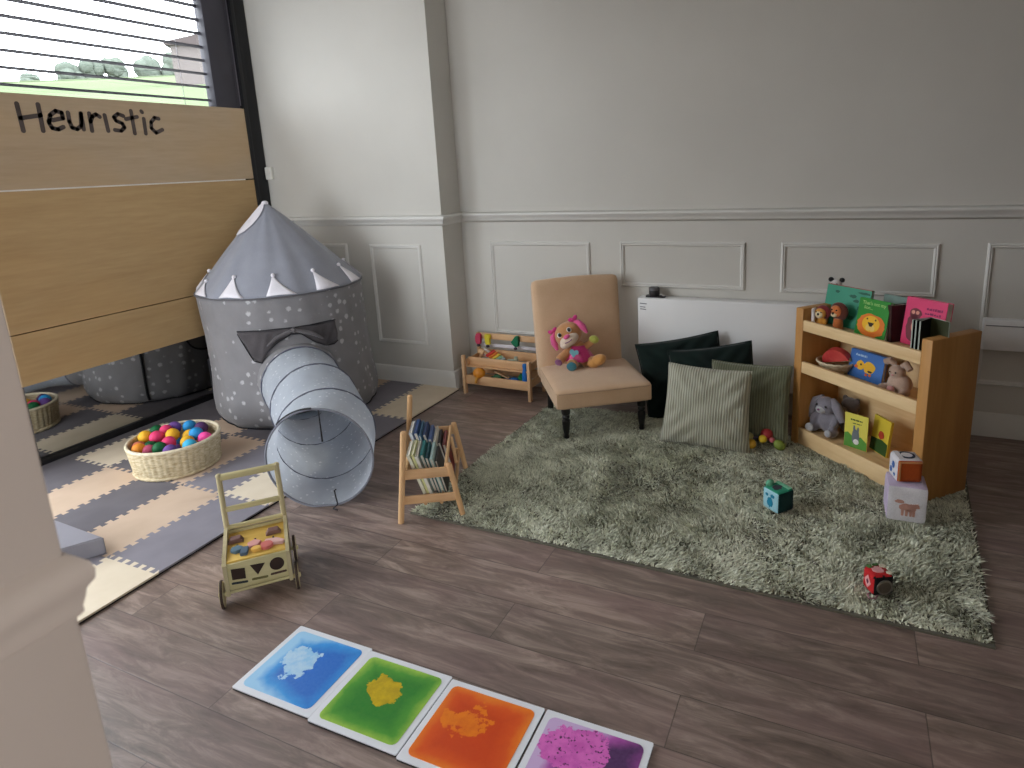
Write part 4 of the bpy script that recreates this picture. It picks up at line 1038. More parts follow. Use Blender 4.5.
# lower tray toys
mc = thing('maraca', 'orange ball-headed maraca hanging over the lower tray edge', 'toy', onrack(-0.135, 0.016, 0.140))
bm = BM(); ell(bm, (0, 0, 0), (0.042, 0.036, 0.036), seg=20); obj('head', bm, mat('orange_toy', S(226, 150, 44), S(214, 134, 36), rough=0.35, spec=0.5), mc)
bm = BM(); tube(bm, [(-0.004, -0.022, -0.020), (-0.008, -0.030, -0.040), (-0.010, -0.032, -0.056)], [0.012, 0.008, 0.009], 10); obj('handle', bm, mat('amber_handle', S(222, 160, 70), rough=0.4), mc)
def lump(name, parts, m, loc, rot, label):
    bm = BM(); 
    for c, s in parts: box(bm, c, s, bev=0.005)
    o = obj(name, bm, m, loc=loc, rot=rot); tag(o, label, 'toy'); return o
lump('toy_car', [((0, 0, 0.02), (0.09, 0.045, 0.026)), ((0.0, 0, 0.040), (0.045, 0.04, 0.022))], mat('green_toy', S(60, 110, 76), rough=0.45), onrack(-0.03, 0.062, 0.076), (0, 0.1, 0.25), 'green toy car lying in the lower tray beside the orange maraca')
lump('toy_plank', [((0, 0, 0.0), (0.11, 0.028, 0.010))], m_pine, onrack(0.0, 0.07, 0.128), (0, math.radians(24), 0.1), 'small plain wood slat leaning over the green car in the lower tray')
lump('toy_boat', [((0, 0, 0.015), (0.12, 0.055, 0.03)), ((0.02, 0, 0.035), (0.05, 0.03, 0.02))], mat('blue_toy', S(44, 110, 176), rough=0.45), onrack(0.085, 0.056, 0.076), (0, 0, -0.12), 'blue toy boat lying in the lower tray')
lump('toy_frog', [((0, 0, 0.02), (0.06, 0.05, 0.04)), ((0.0, -0.01, 0.046), (0.04, 0.035, 0.02))], mat('leaf_green_toy', S(30, 128, 82), rough=0.45), onrack(0.145, 0.085, 0.090), (0, 0, 0.3), 'leaf green toy block behind the blue boat in the lower tray')
sk = thing('toy_skittle', 'tall blue toy skittle with white and red foot at the tray end', 'toy', onrack(0.196, 0.021, 0.074))
bm = BM(); lathe(bm, [(0, 0.03), (0.018, 0.03), (0.020, 0.07), (0.018, 0.105), (0.012, 0.125), (0.016, 0.142), (0.012, 0.158), (0, 0.162)], 18); obj('body', bm, mat('skittle_blue', S(36, 110, 190), rough=0.35), sk)
bm = BM(); lathe(bm, [(0, 0.014), (0.0165, 0.014), (0.0172, 0.030), (0, 0.030)], 18); obj('white_band', bm, m_ew, sk)
bm = BM(); lathe(bm, [(0, 0.0), (0.016, 0.0), (0.0165, 0.014), (0, 0.014)], 18); obj('red_foot', bm, mat('skittle_red', S(160, 40, 44), rough=0.4), sk)

# ------------------------------------------------------------------ cushions
def cushion(name, label, m, w_, h_, th_, centre, lean, rz, roll, group='cushions by the heater', sag=0.0, seed=1, taper=0.0):
    """square pillow: local x across, z up its face, y thickness"""
    c = thing(name, label, 'cushion', centre, rot=None)
    c.rotation_mode = 'QUATERNION'
    c.rotation_quaternion = (Euler((0, 0, rz)).to_quaternion() @ Euler((lean, 0, 0)).to_quaternion() @ Euler((0, roll, 0)).to_quaternion())
    n = 40; bm = BM(); rs = random.Random(seed); ph = [rs.uniform(0, 6.28) for _ in range(8)]
    for side in (-1, 1):
        g = []
        for j in range(n + 1):
            row = []
            for i in range(n + 1):
                u, v = -1 + 2 * i / n, -1 + 2 * j / n
                e = max(0.0, (1 - abs(u) ** 2.6)) * max(0.0, (1 - abs(v) ** 2.6))
                t_ = th_ / 2 * e ** 0.42
                pin = 1 - 0.055 * (1 - abs(u) ** 2) * abs(v) ** 3   # sides pulled in between pointed corners
                pin2 = 1 - 0.055 * (1 - abs(v) ** 2) * abs(u) ** 3
                wr = 0.004 * (math.sin(6 * u + 4 * v + ph[0]) + math.sin(9 * v - 5 * u + ph[1])) * e + 0.005 * math.sin(14 * (abs(u) - abs(v)) + ph[2]) * (1 - e) * e * 4
                x, z = u * w_ / 2 * pin2 * (1 - taper * (v * 0.5 + 0.5)), v * h_ / 2 * pin
                z -= sag * (1 - v) * 0.0
                row.append(bm.verts.new((x, side * (t_ + wr * (1 if t_ > 0.004 else 0)), z)))
            g.append(row)
        for j in range(n):
            for i in range(n): bm.faces.new((g[j][i], g[j][i + 1], g[j + 1][i + 1], g[j + 1][i]))
    bmesh.ops.remove_doubles(bm, verts=bm.verts, dist=0.0002)
    obj('cover', bm, m, c, ang=80)
    bm = BM(); pts = []
    for k in range(80):
        q = k / 20; s_ = int(q); f_ = -1 + 2 * (q - s_)
        u, v = ((f_, -1), (1, f_), (-f_, 1), (-1, -f_))[s_]
        pts.append((u * w_ / 2 * (1 - 0.055 * (1 - v * v) * abs(u) ** 3) * (1 - taper * (v * 0.5 + 0.5)), 0, v * h_ / 2 * (1 - 0.055 * (1 - u * u) * abs(v) ** 3)))
    tube(bm, pts, 0.0032, 6, closed=True); obj('edge_seam', bm, m, c)
    return c
t = NT('sage_corduroy'); v = t.coord('Object'); sx_ = t.n('ShaderNodeSeparateXYZ', ins={0: v})
wv = t.math('ADD', t.math('MULTIPLY', t.math('SINE', t.math('ADD', t.math('MULTIPLY', sx_.outputs[0], 2 * PI / 0.0125), t.math('MULTIPLY', t.noise(v, 10, 2), 2.0))), 0.5), 0.5)
m_cord1 = t.bsdf(t.mix(wv, S(142, 141, 123), S(192, 191, 175)), 0.9, t.bump(wv, 0.6, 0.004), 0, 0.1, 0.3)
t = NT('olive_corduroy'); v = t.coord('Object'); sx_ = t.n('ShaderNodeSeparateXYZ', ins={0: v})
wv = t.math('ADD', t.math('MULTIPLY', t.math('SINE', t.math('MULTIPLY', sx_.outputs[0], 2 * PI / 0.0125)), 0.5), 0.5)
m_cord2 = t.bsdf(t.mix(wv, S(94, 97, 77), S(120, 122, 100)), 0.9, t.bump(wv, 0.6, 0.004), 0, 0.1, 0.3)
t = NT('bottle_velvet'); v = t.coord('Object')
m_velv = t.bsdf(t.ramp(t.noise(v, 9, 3), [(0.3, S(14, 24, 22)), (0.7, S(20, 36, 32))]), 0.75, t.bump(t.noise(v, 300, 1), 0.2, 0.001), 0, 0.1, 0.15)
cushion('cushion', 'bottle green velvet cushion next to the chair, leaning on the heater', m_velv, 0.46, 0.44, 0.095, (-0.765, 3.400, 0.236), math.radians(-14), math.radians(10), math.radians(-11), seed=2)
cushion('cushion', 'bottle green velvet cushion right behind the pale striped cushion', m_velv, 0.44, 0.43, 0.095, (-0.578, 3.300, 0.236), math.radians(-16), math.radians(4), math.radians(-10), seed=5)
cushion('cushion', 'pale sage corduroy cushion standing in front of the other cushions', m_cord1, 0.44, 0.405, 0.13, (-0.568, 3.045, 0.212), math.radians(-11), math.radians(2), math.radians(2.0), seed=3, taper=0.09)
cushion('cushion', 'olive corduroy cushion between the striped cushion and the bookcase', m_cord2, 0.40, 0.39, 0.095, (-0.385, 3.185, 0.212), math.radians(-16), math.radians(-10), math.radians(-3), seed=4)

# baby rattle on the rug
rt = thing('baby_rattle', 'colourful baby rattle of balls and fruit lying beside the corduroy cushions', 'rattle', (-0.285, 3.075, RZ + 0.004))
for nm, c, r, col in (('yellow_ball', (-0.066, -0.030, 0.024), 0.024, S(206, 160, 44)), ('pale_ball', (-0.078, -0.006, 0.052), 0.019, S(168, 164, 110)), ('yellow_bead', (-0.016, -0.008, 0.048), 0.020, S(226, 196, 50)), ('red_apple', (0.0, 0.022, 0.062), 0.030, S(176, 52, 58)), ('green_pear', (0.062, -0.016, 0.030), 0.024, S(128, 146, 62)), ('pink_bead', (0.026, 0.0, 0.045), 0.014, S(206, 110, 120))):
    bm = BM(); ell(bm, c, (r * (1.25 if 'pear' in nm else 1), r, r), (0, 0.6 if 'pear' in nm else 0, 0), seg=16); obj(nm, bm, mat('rattle_' + nm, col, rough=0.4, spec=0.4), rt)
bm = BM(); tube(bm, [(-0.066, -0.03, 0.024), (-0.075, -0.01, 0.045), (-0.04, -0.002, 0.05), (0.0, 0.01, 0.052), (0.03, 0.0, 0.044), (0.062, -0.014, 0.03)], 0.006, 8); obj('ring', bm, mat('rattle_ring', S(70, 60, 90), rough=0.4), rt)

# ------------------------------------------------------------------ liquid floor tiles
def liquid(name, deep, mid, edge, blob, blob2, bc, br, seed, fx=0.0, speck=None):
    t = NT(name); v = t.coord('Object'); sp = t.n('ShaderNodeSeparateXYZ', ins={0: v}); X, Y = sp.outputs[0], sp.outputs[1]
    off = t.coord('Object', loc=(seed * 3.1, seed * 1.7, 0))
    n1 = t.noise(off, 9, 5, 0.6); n2 = t.noise(off, 34, 4, 0.65); n3 = t.noise(off, 110, 2)
    # depth of colour grows from the rim to the middle
    ax = t.math('SUBTRACT', 1.0, t.math('DIVIDE', t.math('ABSOLUTE', X), 0.128)); ay = t.math('SUBTRACT', 1.0, t.math('DIVIDE', t.math('ABSOLUTE', Y), 0.118))
    e = t.math('ADD', t.math('MINIMUM', ax, ay), t.math('MULTIPLY', t.math('SUBTRACT', n1, 0.5), 0.55))
    e = t.math('ADD', e, t.math('MULTIPLY', X, fx))
    colr = t.ramp(e, [(0.0, edge), (0.22, mid), (0.5, deep)])
    colr = t.mix(t.math('MULTIPLY', n3, 0.12), colr, edge)
    dx = t.math('SUBTRACT', X, bc[0]); dy = t.math('SUBTRACT', Y, bc[1])
    d = t.math('SQRT', t.math('ADD', t.math('MULTIPLY', dx, dx), t.math('MULTIPLY', t.math('MULTIPLY', dy, dy), 1.3)))
    d = t.math('ADD', d, t.math('MULTIPLY', t.math('SUBTRACT', n1, 0.5), 0.20)); d = t.math('ADD', d, t.math('MULTIPLY', t.math('SUBTRACT', n2, 0.5), 0.07))
    k = t.math('MULTIPLY', t.math('SUBTRACT', br, d), 260.0, clamp=True)
    bcol = t.ramp(n2, [(0.4, blob), (0.62, blob2)])
    if speck: bcol = t.mix(t.math('MULTIPLY', t.math('SUBTRACT', n3, 0.60), 14.0, clamp=True), bcol, speck)
    colr = t.mix(k, colr, bcol)
    return t.bsdf(colr, 0.28, None, 0, 0.4)
m_tw = mat('tile_white', S(232, 234, 240), S(226, 228, 234), rough=0.35, scale=6)
m_tk = mat('tile_edge', S(30, 30, 34), rough=0.5)
TL = [('blue', (-1.3735, 1.1515), 0.010, liquid('liquid_blue', S(26, 104, 200), S(44, 148, 224), S(158, 206, 240), S(186, 216, 240), S(150, 200, 236), (-0.025, 0.0), 0.064, 1, 2.2)),
      ('green', (-1.0855, 1.1475), 0.014, liquid('liquid_green', S(34, 124, 44), S(70, 148, 52), S(156, 196, 76), S(206, 176, 22), S(184, 156, 20), (-0.004, 0.014), 0.058, 2)),
      ('orange', (-0.7945, 1.1455), 0.016, liquid('liquid_orange', S(206, 66, 24), S(222, 84, 30), S(238, 128, 40), S(236, 128, 24), S(226, 112, 24), (-0.034, 0.018), 0.060, 3)),
      ('purple', (-0.5005, 1.1515), 0.020, liquid('liquid_purple', S(70, 30, 84), S(176, 76, 168), S(206, 176, 218), S(222, 112, 196), S(204, 92, 180), (-0.026, 0.042), 0.078, 4, 2.6, S(70, 26, 70)))]
for nm, (x, y), rz, m in TL:
    tt = thing('sensory_tile', '%s liquid sensory floor tile with a white border on the wooden floor' % nm, 'floor tile', (x, y, 0.0005), rz, group='row of liquid floor tiles')
    bm = BM(); prism(bm, rrect(0.286, 0.266, 0.003, 2), 0.0, 0.006); obj('underside', bm, m_tk, tt, smooth=False)
    bm = BM(); prism(bm, rrect(0.287, 0.267, 0.004, 3), 0.006, 0.010); obj('border', bm, m_tw, tt, smooth=False)
    bm = BM(); prism(bm, rrect(0.252, 0.232, 0.018, 6), 0.010, 0.0112); obj('liquid_panel', bm, m, tt, smooth=False)

# ------------------------------------------------------------------ soft picture cubes
def soft_cube(name, label, loc, rz, s, mats, deco):
    """mats: (body, front, left, top)"""
    c = thing(name, label, 'soft cube', loc, rz)
    bm = cushion_box((0, 0, s[2] / 2), s, 0.010, 0.002, n=8)
    for f in bm.faces:
        n = f.normal
        f.normal_update(); n = f.normal
        f.material_index = 1 if n.y < -0.8 else (2 if n.x < -0.8 else (3 if n.z > 0.8 else 0))
    obj('cover', bm, mats, c, ang=60)
    for q_, (nm, face, polys, m) in enumerate(deco):
        bm = BM(); zq = 0.0005 * q_
        Mx = {'f': Matrix(((1, 0, 0, 0), (0, 0, -1, -s[1] / 2 - 0.0004), (0, 1, 0, s[2] / 2), (0, 0, 0, 1))),
              'l': Matrix(((0, 0, -1, -s[0] / 2 - 0.0004), (-1, 0, 0, 0), (0, 1, 0, s[2] / 2), (0, 0, 0, 1))),
              't': Matrix(((1, 0, 0, 0), (0, 1, 0, 0), (0, 0, 1, s[2] + 0.0016), (0, 0, 0, 1)))}[face]
        for pl in polys: prism(bm, pl, 0, 0.0012 + zq, Mx)
        obj(nm, bm, m, c, smooth=False)
    return c
def blob(cx, cy, rx, ry, seed, n=18, j=0.25):
    rs = random.Random(seed); return [(cx + rx * (1 + rs.uniform(-j, j)) * math.cos(2 * PI * k / n), cy + ry * (1 + rs.uniform(-j, j)) * math.sin(2 * PI * k / n)) for k in range(n)]
def cl(name, *c, **k): return fabric(name, S(*c), weave=260, sheen=0.1, **k)
m_cw, m_lil, m_rust, m_blu, m_navy = cl('cube_white', 222, 218, 222), cl('cube_lilac', 206, 190, 216), cl('cube_rust', 196, 148, 132), cl('cube_blue', 72, 108, 170), cl('cube_navy', 44, 52, 72)
soft_cube('soft_cube', 'big white soft cube with rust animal picture, at the bookcase corner', (0.274, 2.640, RZ), math.radians(2), (0.136, 0.128, 0.146), [m_cw, m_cw, m_lil, m_lil],
          [('animal_print', 'f', [blob(0.004, -0.010, 0.030, 0.016, 3), blob(0.030, -0.002, 0.013, 0.011, 4), blob(-0.026, 0.012, 0.018, 0.007, 8)] + [[(x - 0.004, -0.046), (x + 0.004, -0.046), (x + 0.005, -0.018), (x - 0.005, -0.018)] for x in (-0.014, 0.0, 0.014, 0.024)], m_rust)])
m_org = cl('cube_orange', 184, 84, 34); m_brd = cl('cube_border', 214, 150, 96)
soft_cube('soft_cube', 'small soft cube with an orange face stacked on the big white cube', (0.268, 2.650, RZ + 0.150), math.radians(16), (0.092, 0.088, 0.092), [m_cw, m_org, m_cw, m_cw],
          [('blue_print', 'l', [blob(0.004, 0.012, 0.012, 0.014, 5), blob(-0.014, -0.016, 0.009, 0.012, 6), blob(0.020, -0.022, 0.008, 0.007, 7)], m_blu),
           ('ring_print', 't', [[(a[0] * 1.0 + 0, a[1]) for a in disc(0.030, 20)]], m_navy), ('ring_middle', 't', [disc(0.020, 18), rrect(0.020, 0.07, 0.004, 2, -0.030, 0)], m_cw),
           ('border', 'f', [[(-0.040, 0.034), (0.040, 0.034), (0.040, 0.040), (-0.040, 0.040)], [(-0.040, -0.040), (-0.034, -0.040), (-0.034, 0.034), (-0.040, 0.034)]], m_brd)])
m_tg, m_dteal, m_aqua, m_mint = cl('cube_green', 46, 150, 118), cl('cube_dark_teal', 22, 58, 58), cl('cube_aqua', 160, 206, 218), cl('cube_mint', 120, 196, 160)
m_tb = cl('cube_teal_blue', 36, 130, 160)
soft_cube('soft_cube', 'teal and green soft cube lying alone in the middle of the rug', (-0.181, 2.524, RZ), math.radians(50), (0.086, 0.086, 0.090), [m_dteal, m_dteal, m_aqua, m_tg],
          [('figure_print', 'l', [blob(0.0, -0.008, 0.016, 0.022, 9), blob(0.012, 0.022, 0.010, 0.008, 10), blob(-0.018, 0.02, 0.007, 0.006, 11)], m_tb),
           ('dark_patch', 't', [blob(-0.008, 0.0, 0.024, 0.016, 12)], cl('cube_slate', 60, 66, 76)), ('mint_strip', 't', [[(0.018, -0.036), (0.036, -0.036), (0.036, 0.036), (0.018, 0.036)]], m_mint)])
bm = BM(); ell(bm, (0, 0, 0), (0.020, 0.012, 0.014), (0.2, 0, 0), seg=12)
soft = [o for o in bpy.data.objects if o.name.startswith('soft_cube')][-1]
o = obj('ribbon_tab', bm, m_mint, soft, loc=(-0.012, 0.036, 0.098))
m_red, m_cblk, m_grey, m_pk = cl('cube_red', 196, 40, 44), cl('cube_black', 32, 30, 32), cl('cube_grey', 128, 122, 112), cl('cube_pink', 236, 168, 168)
soft_cube('soft_cube', 'small red and black soft cube at the front of the rug', (0.163, 2.104, RZ), math.radians(28), (0.068, 0.066, 0.070), [m_cblk, m_cblk, m_red, m_red],
          [('diamond_print', 'l', [[(0, -0.024), (0.018, 0), (0, 0.024), (-0.018, 0)]], m_pk), ('diamond_middle', 'l', [[(0, -0.010), (0.007, 0), (0, 0.010), (-0.007, 0)]], cl('cube_plum', 110, 50, 70)),
           ('ring_print', 'f', [disc(0.026, 24, 0.002, -0.003)], m_grey), ('ring_middle', 'f', [disc(0.020, 24, 0.002, -0.003)], cl('cube_taupe', 96, 88, 78)),
           ('flower_print', 't', [blob(-0.004, 0.0, 0.017, 0.016, 14), ], m_pk), ('corner_print', 't', [blob(0.022, 0.018, 0.009, 0.008, 15), blob(0.023, -0.018, 0.008, 0.008, 16)], cl('cube_cream', 222, 214, 190)), ('green_print', 't', [blob(-0.02, 0.022, 0.008, 0.007, 17), blob(0.004, 0.027, 0.010, 0.004, 18)], cl('cube_leaf', 92, 130, 72))])
tg = [o for o in bpy.data.objects if o.name.startswith('soft_cube')][-1]
bm = BM(); tube(bm, [(-0.034, -0.02, 0.006), (-0.050, -0.030, 0.010), (-0.054, -0.046, 0.008), (-0.036, -0.050, 0.006), (-0.02, -0.036, 0.006)], 0.003, 6); obj('ribbon_tab', bm, cl('ribbon_mauve', 150, 112, 118), tg)

# ------------------------------------------------------------------ books
def pagemat(): 
    t = NT('book_pages'); v = t.coord('Object'); sp = t.n('ShaderNodeSeparateXYZ', ins={0: v})
    return t.bsdf(t.mix(t.noise(v, 200, 1), S(222, 216, 204), S(196, 190, 178)), 0.8, None, 0, 0.2)
m_pages = pagemat()
def cover(name, *c): return mat(name, S(*c), tuple(x * 0.93 for x in S(*c)[:3]), rough=0.4, scale=10, spec=0.35)
def book(label, w_, h_, t_, cm, rot_q, loc, group=None, back=None, cat='book', spine_up=False):
    """closed book, cover facing local -y, spine at local -x, standing on its foot (z = 0)"""
    b = thing('picture_book', label, cat, loc, group=group); b.rotation_mode = 'QUATERNION'; b.rotation_quaternion = rot_q
    ct = 0.0022
    bm = BM()
    box(bm, (0, -t_ / 2 + ct / 2, h_ / 2), (w_, ct, h_), bev=0.0006, seg=1); box(bm, (0, t_ / 2 - ct / 2, h_ / 2), (w_, ct, h_), bev=0.0006, seg=1); (box(bm, (0, 0, h_ - ct / 2), (w_, t_, ct), bev=0.0006, seg=1) if spine_up else box(bm, (-w_ / 2 + ct / 2, 0, h_ / 2), (ct, t_, h_), bev=0.0006, seg=1))
    obj('cover', bm, cm, b, smooth=False)
    bm = BM(); box(bm, (0.0005, 0, h_ / 2), (w_ - 0.006, t_ - 2 * ct, h_ - 0.006)); obj('pages', bm, m_pages, b, smooth=False)
    return b
def art(b, nm, polys, m, t_, z=0.0, h_=None):
    bm = BM(); Mx = Matrix(((1, 0, 0, 0), (0, 0, -1, -t_ / 2 - 0.0002 - z), (0, 1, 0, 0), (0, 0, 0, 1)))
    for pl in polys: prism(bm, pl, 0, 0.0006, Mx)
    return obj(nm, bm, m, b, smooth=False)
def scrawl(x0, x1, y, amp=0.004, n=6, wd=0.0022, seed=0):
    """short runs of brush lettering too small to read"""
    rs = random.Random(seed); out = []; x = x0
    while x < x1:
        L = min(rs.uniform(0.006, 0.016), x1 - x)
        out.append([(x, y - amp), (x + L, y - amp), (x + L, y - amp + amp * rs.uniform(1.2, 2.0)), (x, y - amp + amp * rs.uniform(1.0, 2.0))]); x += L + 0.003
    return out
def q_of(rz, lean=0.0, roll=0.0):
    return Euler((0, 0, rz)).to_quaternion() @ Euler((lean, 0, 0)).to_quaternion() @ Euler((0, roll, 0)).to_quaternion()

# ------------------------------------------------------------------ leaning book rack
m_oak = wood('oak_upright', S(222, 182, 136), S(198, 154, 108), 'Z', fine=60); m_oakx = wood('oak_rail', S(222, 182, 138), S(196, 152, 108), 'X', fine=60); m_oaky = wood('oak_long_rail', S(216, 176, 130), S(190, 148, 102), 'Y', fine=60)
RKC, RKA = (-1.598, 2.172), math.radians(29.8)
rk = thing('book_rack', 'small wooden book rack with splayed legs at the rug corner', 'book rack', (*RKC, 0.0), RKA)
for sy, nm in ((-1, 'near'), (1, 'far')):
    y = sy * 0.2165
    zf = 0.0
    xb = -0.128 if sy < 0 else -0.150
    bm = BM(); tube(bm, [(xb, y, 0.0), (xb + 0.040, y, 0.34), (xb + 0.046, y, 0.396)], [0.0125, 0.0125, 0.0125], 12); ell(bm, (xb + 0.046, y, 0.397), (0.0125, 0.0125, 0.006), seg=12); obj('back_post', bm, m_oak, rk)
    bm = BM(); z0 = 0.012; tube(bm, [(0.128, y, z0), (0.088, y, 0.244)], [0.0115, 0.0125], 12); ell(bm, (0.088, y, 0.245), (0.0125, 0.0125, 0.006), seg=12); obj('front_post', bm, m_oak, rk)
    bm = BM(); box(bm, ((xb + 0.022 + 0.094) / 2, y, 0.213), (0.094 - xb - 0.022, 0.012, 0.042), bev=0.003); obj('end_rail', bm, m_oakx, rk)
    bm = BM(); box(bm, ((xb + 0.010 + 0.110) / 2, y, 0.100), (0.110 - xb - 0.010, 0.012, 0.036), bev=0.003); obj('end_rail', bm, m_oakx, rk)
for nm, x, z, r in (('front_bar', 0.074, 0.232, 0.0075), ('front_bar', 0.103, 0.108, 0.0075), ('back_bar', -0.098, 0.215, 0.0075), ('base_bar', -0.020, 0.078, 0.0075), ('base_bar', 0.045, 0.078, 0.0075)):
    bm = BM(); cyl(bm, (x, -0.2165, z), (x, 0.2165, z), r, seg=10); obj(nm, bm, m_oaky, rk)
bm = BM(); tube(bm, [(0.096, 0.075, 0.110), (0.082, 0.075, 0.236)], 0.008, 10); obj('middle_stave', bm, m_oak, rk)
RKM = TR((*RKC, 0.0), (0, 0, RKA))
# books stand in two bundles, faces to the front bar, tops leaning to the back posts
rkb = [('far', 0.098, [((214, 220, 226), 0.016, 0.215, 'white spine'), ((46, 76, 122), 0.018, 0.210, 'dark blue'), ((88, 128, 160), 0.010, 0.205, 'steel blue'), ((40, 64, 104), 0.016, 0.195, 'navy'), ((92, 116, 168), 0.016, 0.180, 'periwinkle'), ((222, 218, 204), 0.012, 0.165, 'cream'), ((50, 44, 46), 0.014, 0.155, 'black'), ((124, 44, 46), 0.016, 0.140, 'dark red')]),
       ('near', -0.075, [((216, 214, 196), 0.016, 0.190, 'off-white'), ((206, 206, 150), 0.012, 0.186, 'pale yellow'), ((224, 222, 212), 0.014, 0.184, 'white'), ((38, 104, 104), 0.016, 0.178, 'teal'), ((30, 82, 92), 0.014, 0.172, 'dark teal'), ((168, 194, 188), 0.014, 0.160, 'pale mint'), ((44, 42, 44), 0.012, 0.150, 'black')])]
for bun, yc, lst in rkb:
    x = -0.058
    for i, (c, th_, h_, cn) in enumerate(lst):
        L = 0.150 + 0.012 * ((i * 7) % 3)
        lean = math.radians(-17 + i * 0.6)
        q = Euler((0, 0, RKA + PI / 2)).to_quaternion() @ Euler((0, 0, 0)).to_quaternion()
        zb = 0.086 + (0.006 if i % 2 else 0.0)
        p = RKM @ Vector((x + th_ / 2 + 0.022, yc, zb))
        m = cover('rack_book_%s_%s' % (bun, cn.replace(' ', '_')), *c)
        b = book('%s picture book in the %s bundle of the book rack' % (cn, 'chair-side' if bun == 'far' else 'floor-side'), L, h_, th_ * 0.94, m, q_of(RKA + PI / 2, lean), p, 'books in the leaning rack', spine_up=(sum(c) < 560))
        # white fore edge showing above on light books
        x += th_ + 0.0012

# ------------------------------------------------------------------ bookcase
m_ply = wood('birch_ply', S(234, 204, 156), S(216, 180, 130), 'X', fine=46); m_plyz = wood('birch_ply_side', S(194, 144, 84), S(172, 122, 66), 'Z', fine=40, scale=6)  # orange side veneer, darkened further to stand for its shade
BCX, BCY, BCA = 0.164, 3.085, math.radians(-42.8)
bc = thing('bookcase', 'low wooden bookcase with three shelves of books and toys on the rug', 'bookcase', (BCX, BCY, RZ - 0.012), BCA)
BZ = RZ - 0.012
HB = 0.690
for sx in (-1, 1):
    bm = BM(); box(bm, (sx * 0.329, 0.008, HB / 2), (0.046, 0.280, HB), bev=0.004); obj('side_panel', bm, m_plyz, bc)
for nm, z, hh in (('top', 0.583, 0.052), ('middle', 0.375, 0.056), ('base', 0.008, 0.084)):
    bm = BM(); box(bm, (0, -0.121, z + hh / 2), (0.612, 0.018, hh), bev=0.003); obj('front_rail', bm, m_ply, bc)
for z in (0.583, 0.372, 0.062):
    bm = BM(); box(bm, (0, 0.004, z + 0.007), (0.612, 0.236, 0.014), bev=0.002); obj('shelf', bm, m_ply, bc)
bm = BM(); box(bm, (0, 0.1215, 0.31), (0.612, 0.012, 0.60), bev=0.002); obj('back_panel', bm, m_ply, bc)
SH1, SH2, SH3 = 0.598, 0.387, 0.077      # shelf tops
BCM = TR((BCX, BCY, BZ), (0, 0, BCA))
def onbc(x, y, z): return BCM @ Vector((x, y, z))
def bcq(rz=0.0, lean=0.0, roll=0.0): return q_of(BCA + rz, lean, roll)

# top shelf
m_dtp = cover('dark_teal_print', 24, 92, 72)
b = book('big teal picture book standing behind the lion puppet on the top shelf', 0.245, 0.188, 0.016, cover('teal_cover', 58, 146, 118), bcq(0.04, math.radians(-10)), onbc(-0.222, 0.036, SH1), 'books on the bookcase')
for q_, pl_ in enumerate([blob(0.03, 0.15, 0.022, 0.008, 31), blob(0.05, 0.13, 0.016, 0.008, 32), blob(0.07, 0.10, 0.009, 0.010, 33), blob(0.035, 0.05, 0.012, 0.012, 34), blob(0.085, 0.170, 0.03, 0.006, 35), blob(-0.06, 0.16, 0.012, 0.006, 36)]): art(b, 'cover_print', [pl_], m_dtp, 0.016)
bm = BM(); box(bm, (0, 0.0, 0.1895), (0.243, 0.017, 0.003)); o = obj('red_top_edge', bm, cover('red_edge', 150, 82, 70), b, smooth=False)
b = book('bright green board book with an orange lion face on the top shelf', 0.162, 0.168, 0.020, cover('green_cover', 44, 140, 46), bcq(-0.02, math.radians(-9)), onbc(-0.030, -0.012, SH1), 'books on the bookcase')
art(b, 'mane_print', [blob(0.0, 0.052, 0.074, 0.052, 41, 34, 0.07)], cover('mane_orange', 226, 120, 36), 0.020)
art(b, 'face_print', [disc(0.046, 24, 0.0, 0.060, 0.036)], cover('face_yellow', 240, 186, 40), 0.020, 0.0006)
art(b, 'nose_print', [[(-0.017, 0.066), (0.017, 0.066), (0.006, 0.048), (-0.006, 0.048)], disc(0.004, 10, -0.022, 0.080), disc(0.004, 10, 0.022, 0.080)], cover('nose_dark', 44, 26, 18), 0.020, 0.0012)
art(b, 'muzzle_print', [disc(0.014, 14, -0.010, 0.042), disc(0.014, 14, 0.010, 0.042)], cover('muzzle_cream', 240, 206, 110), 0.020, 0.0009)
def words(b, lines, m, t_, size=0.02):
    dg = bpy.context.evaluated_depsgraph_get()
    for k, (s_, x, z) in enumerate(lines):
        cu = bpy.data.curves.new('title', 'FONT'); cu.body = s_; cu.size = size; cu.extrude = 0.0002; cu.align_x = 'LEFT'
        tmp = bpy.data.objects.new('title', cu); COL.objects.link(tmp); bpy.context.view_layer.update()
        me = bpy.data.meshes.new_from_object(tmp.evaluated_get(bpy.context.evaluated_depsgraph_get())); bpy.data.objects.remove(tmp); bpy.data.curves.remove(cu)
        me.materials.clear(); me.materials.append(m)
        o = bpy.data.objects.new('title_lettering', me); COL.objects.link(o); o.parent = b; o.location = (x, -t_ / 2 - 0.0006, z); o.rotation_euler = (PI / 2, 0, 0)
words(b, [("That's not my", -0.062, 0.142), ('lion...', -0.050, 0.122)], cover('lime_title', 176, 214, 130), 0.020, 0.022)
b = book('thick dark maroon book end-on between the green and pink books', 0.105, 0.160, 0.026, cover('maroon_cover', 62, 40, 40), bcq(math.radians(76), math.radians(-3)), onbc(0.072, 0.045, SH1), 'books on the bookcase')
b = book('slim grey-green book half hidden behind the green lion book', 0.14, 0.180, 0.012, cover('greygreen_cover', 116, 138, 130), bcq(0.0, math.radians(-6)), onbc(0.010, 0.080, SH1), 'books on the bookcase')
b = book('tall hot pink picture book standing on the top shelf', 0.185, 0.200, 0.034, cover('pink_cover', 222, 62, 112), bcq(-0.02, math.radians(-7)), onbc(0.186, 0.034, SH1), 'books on the bookcase')
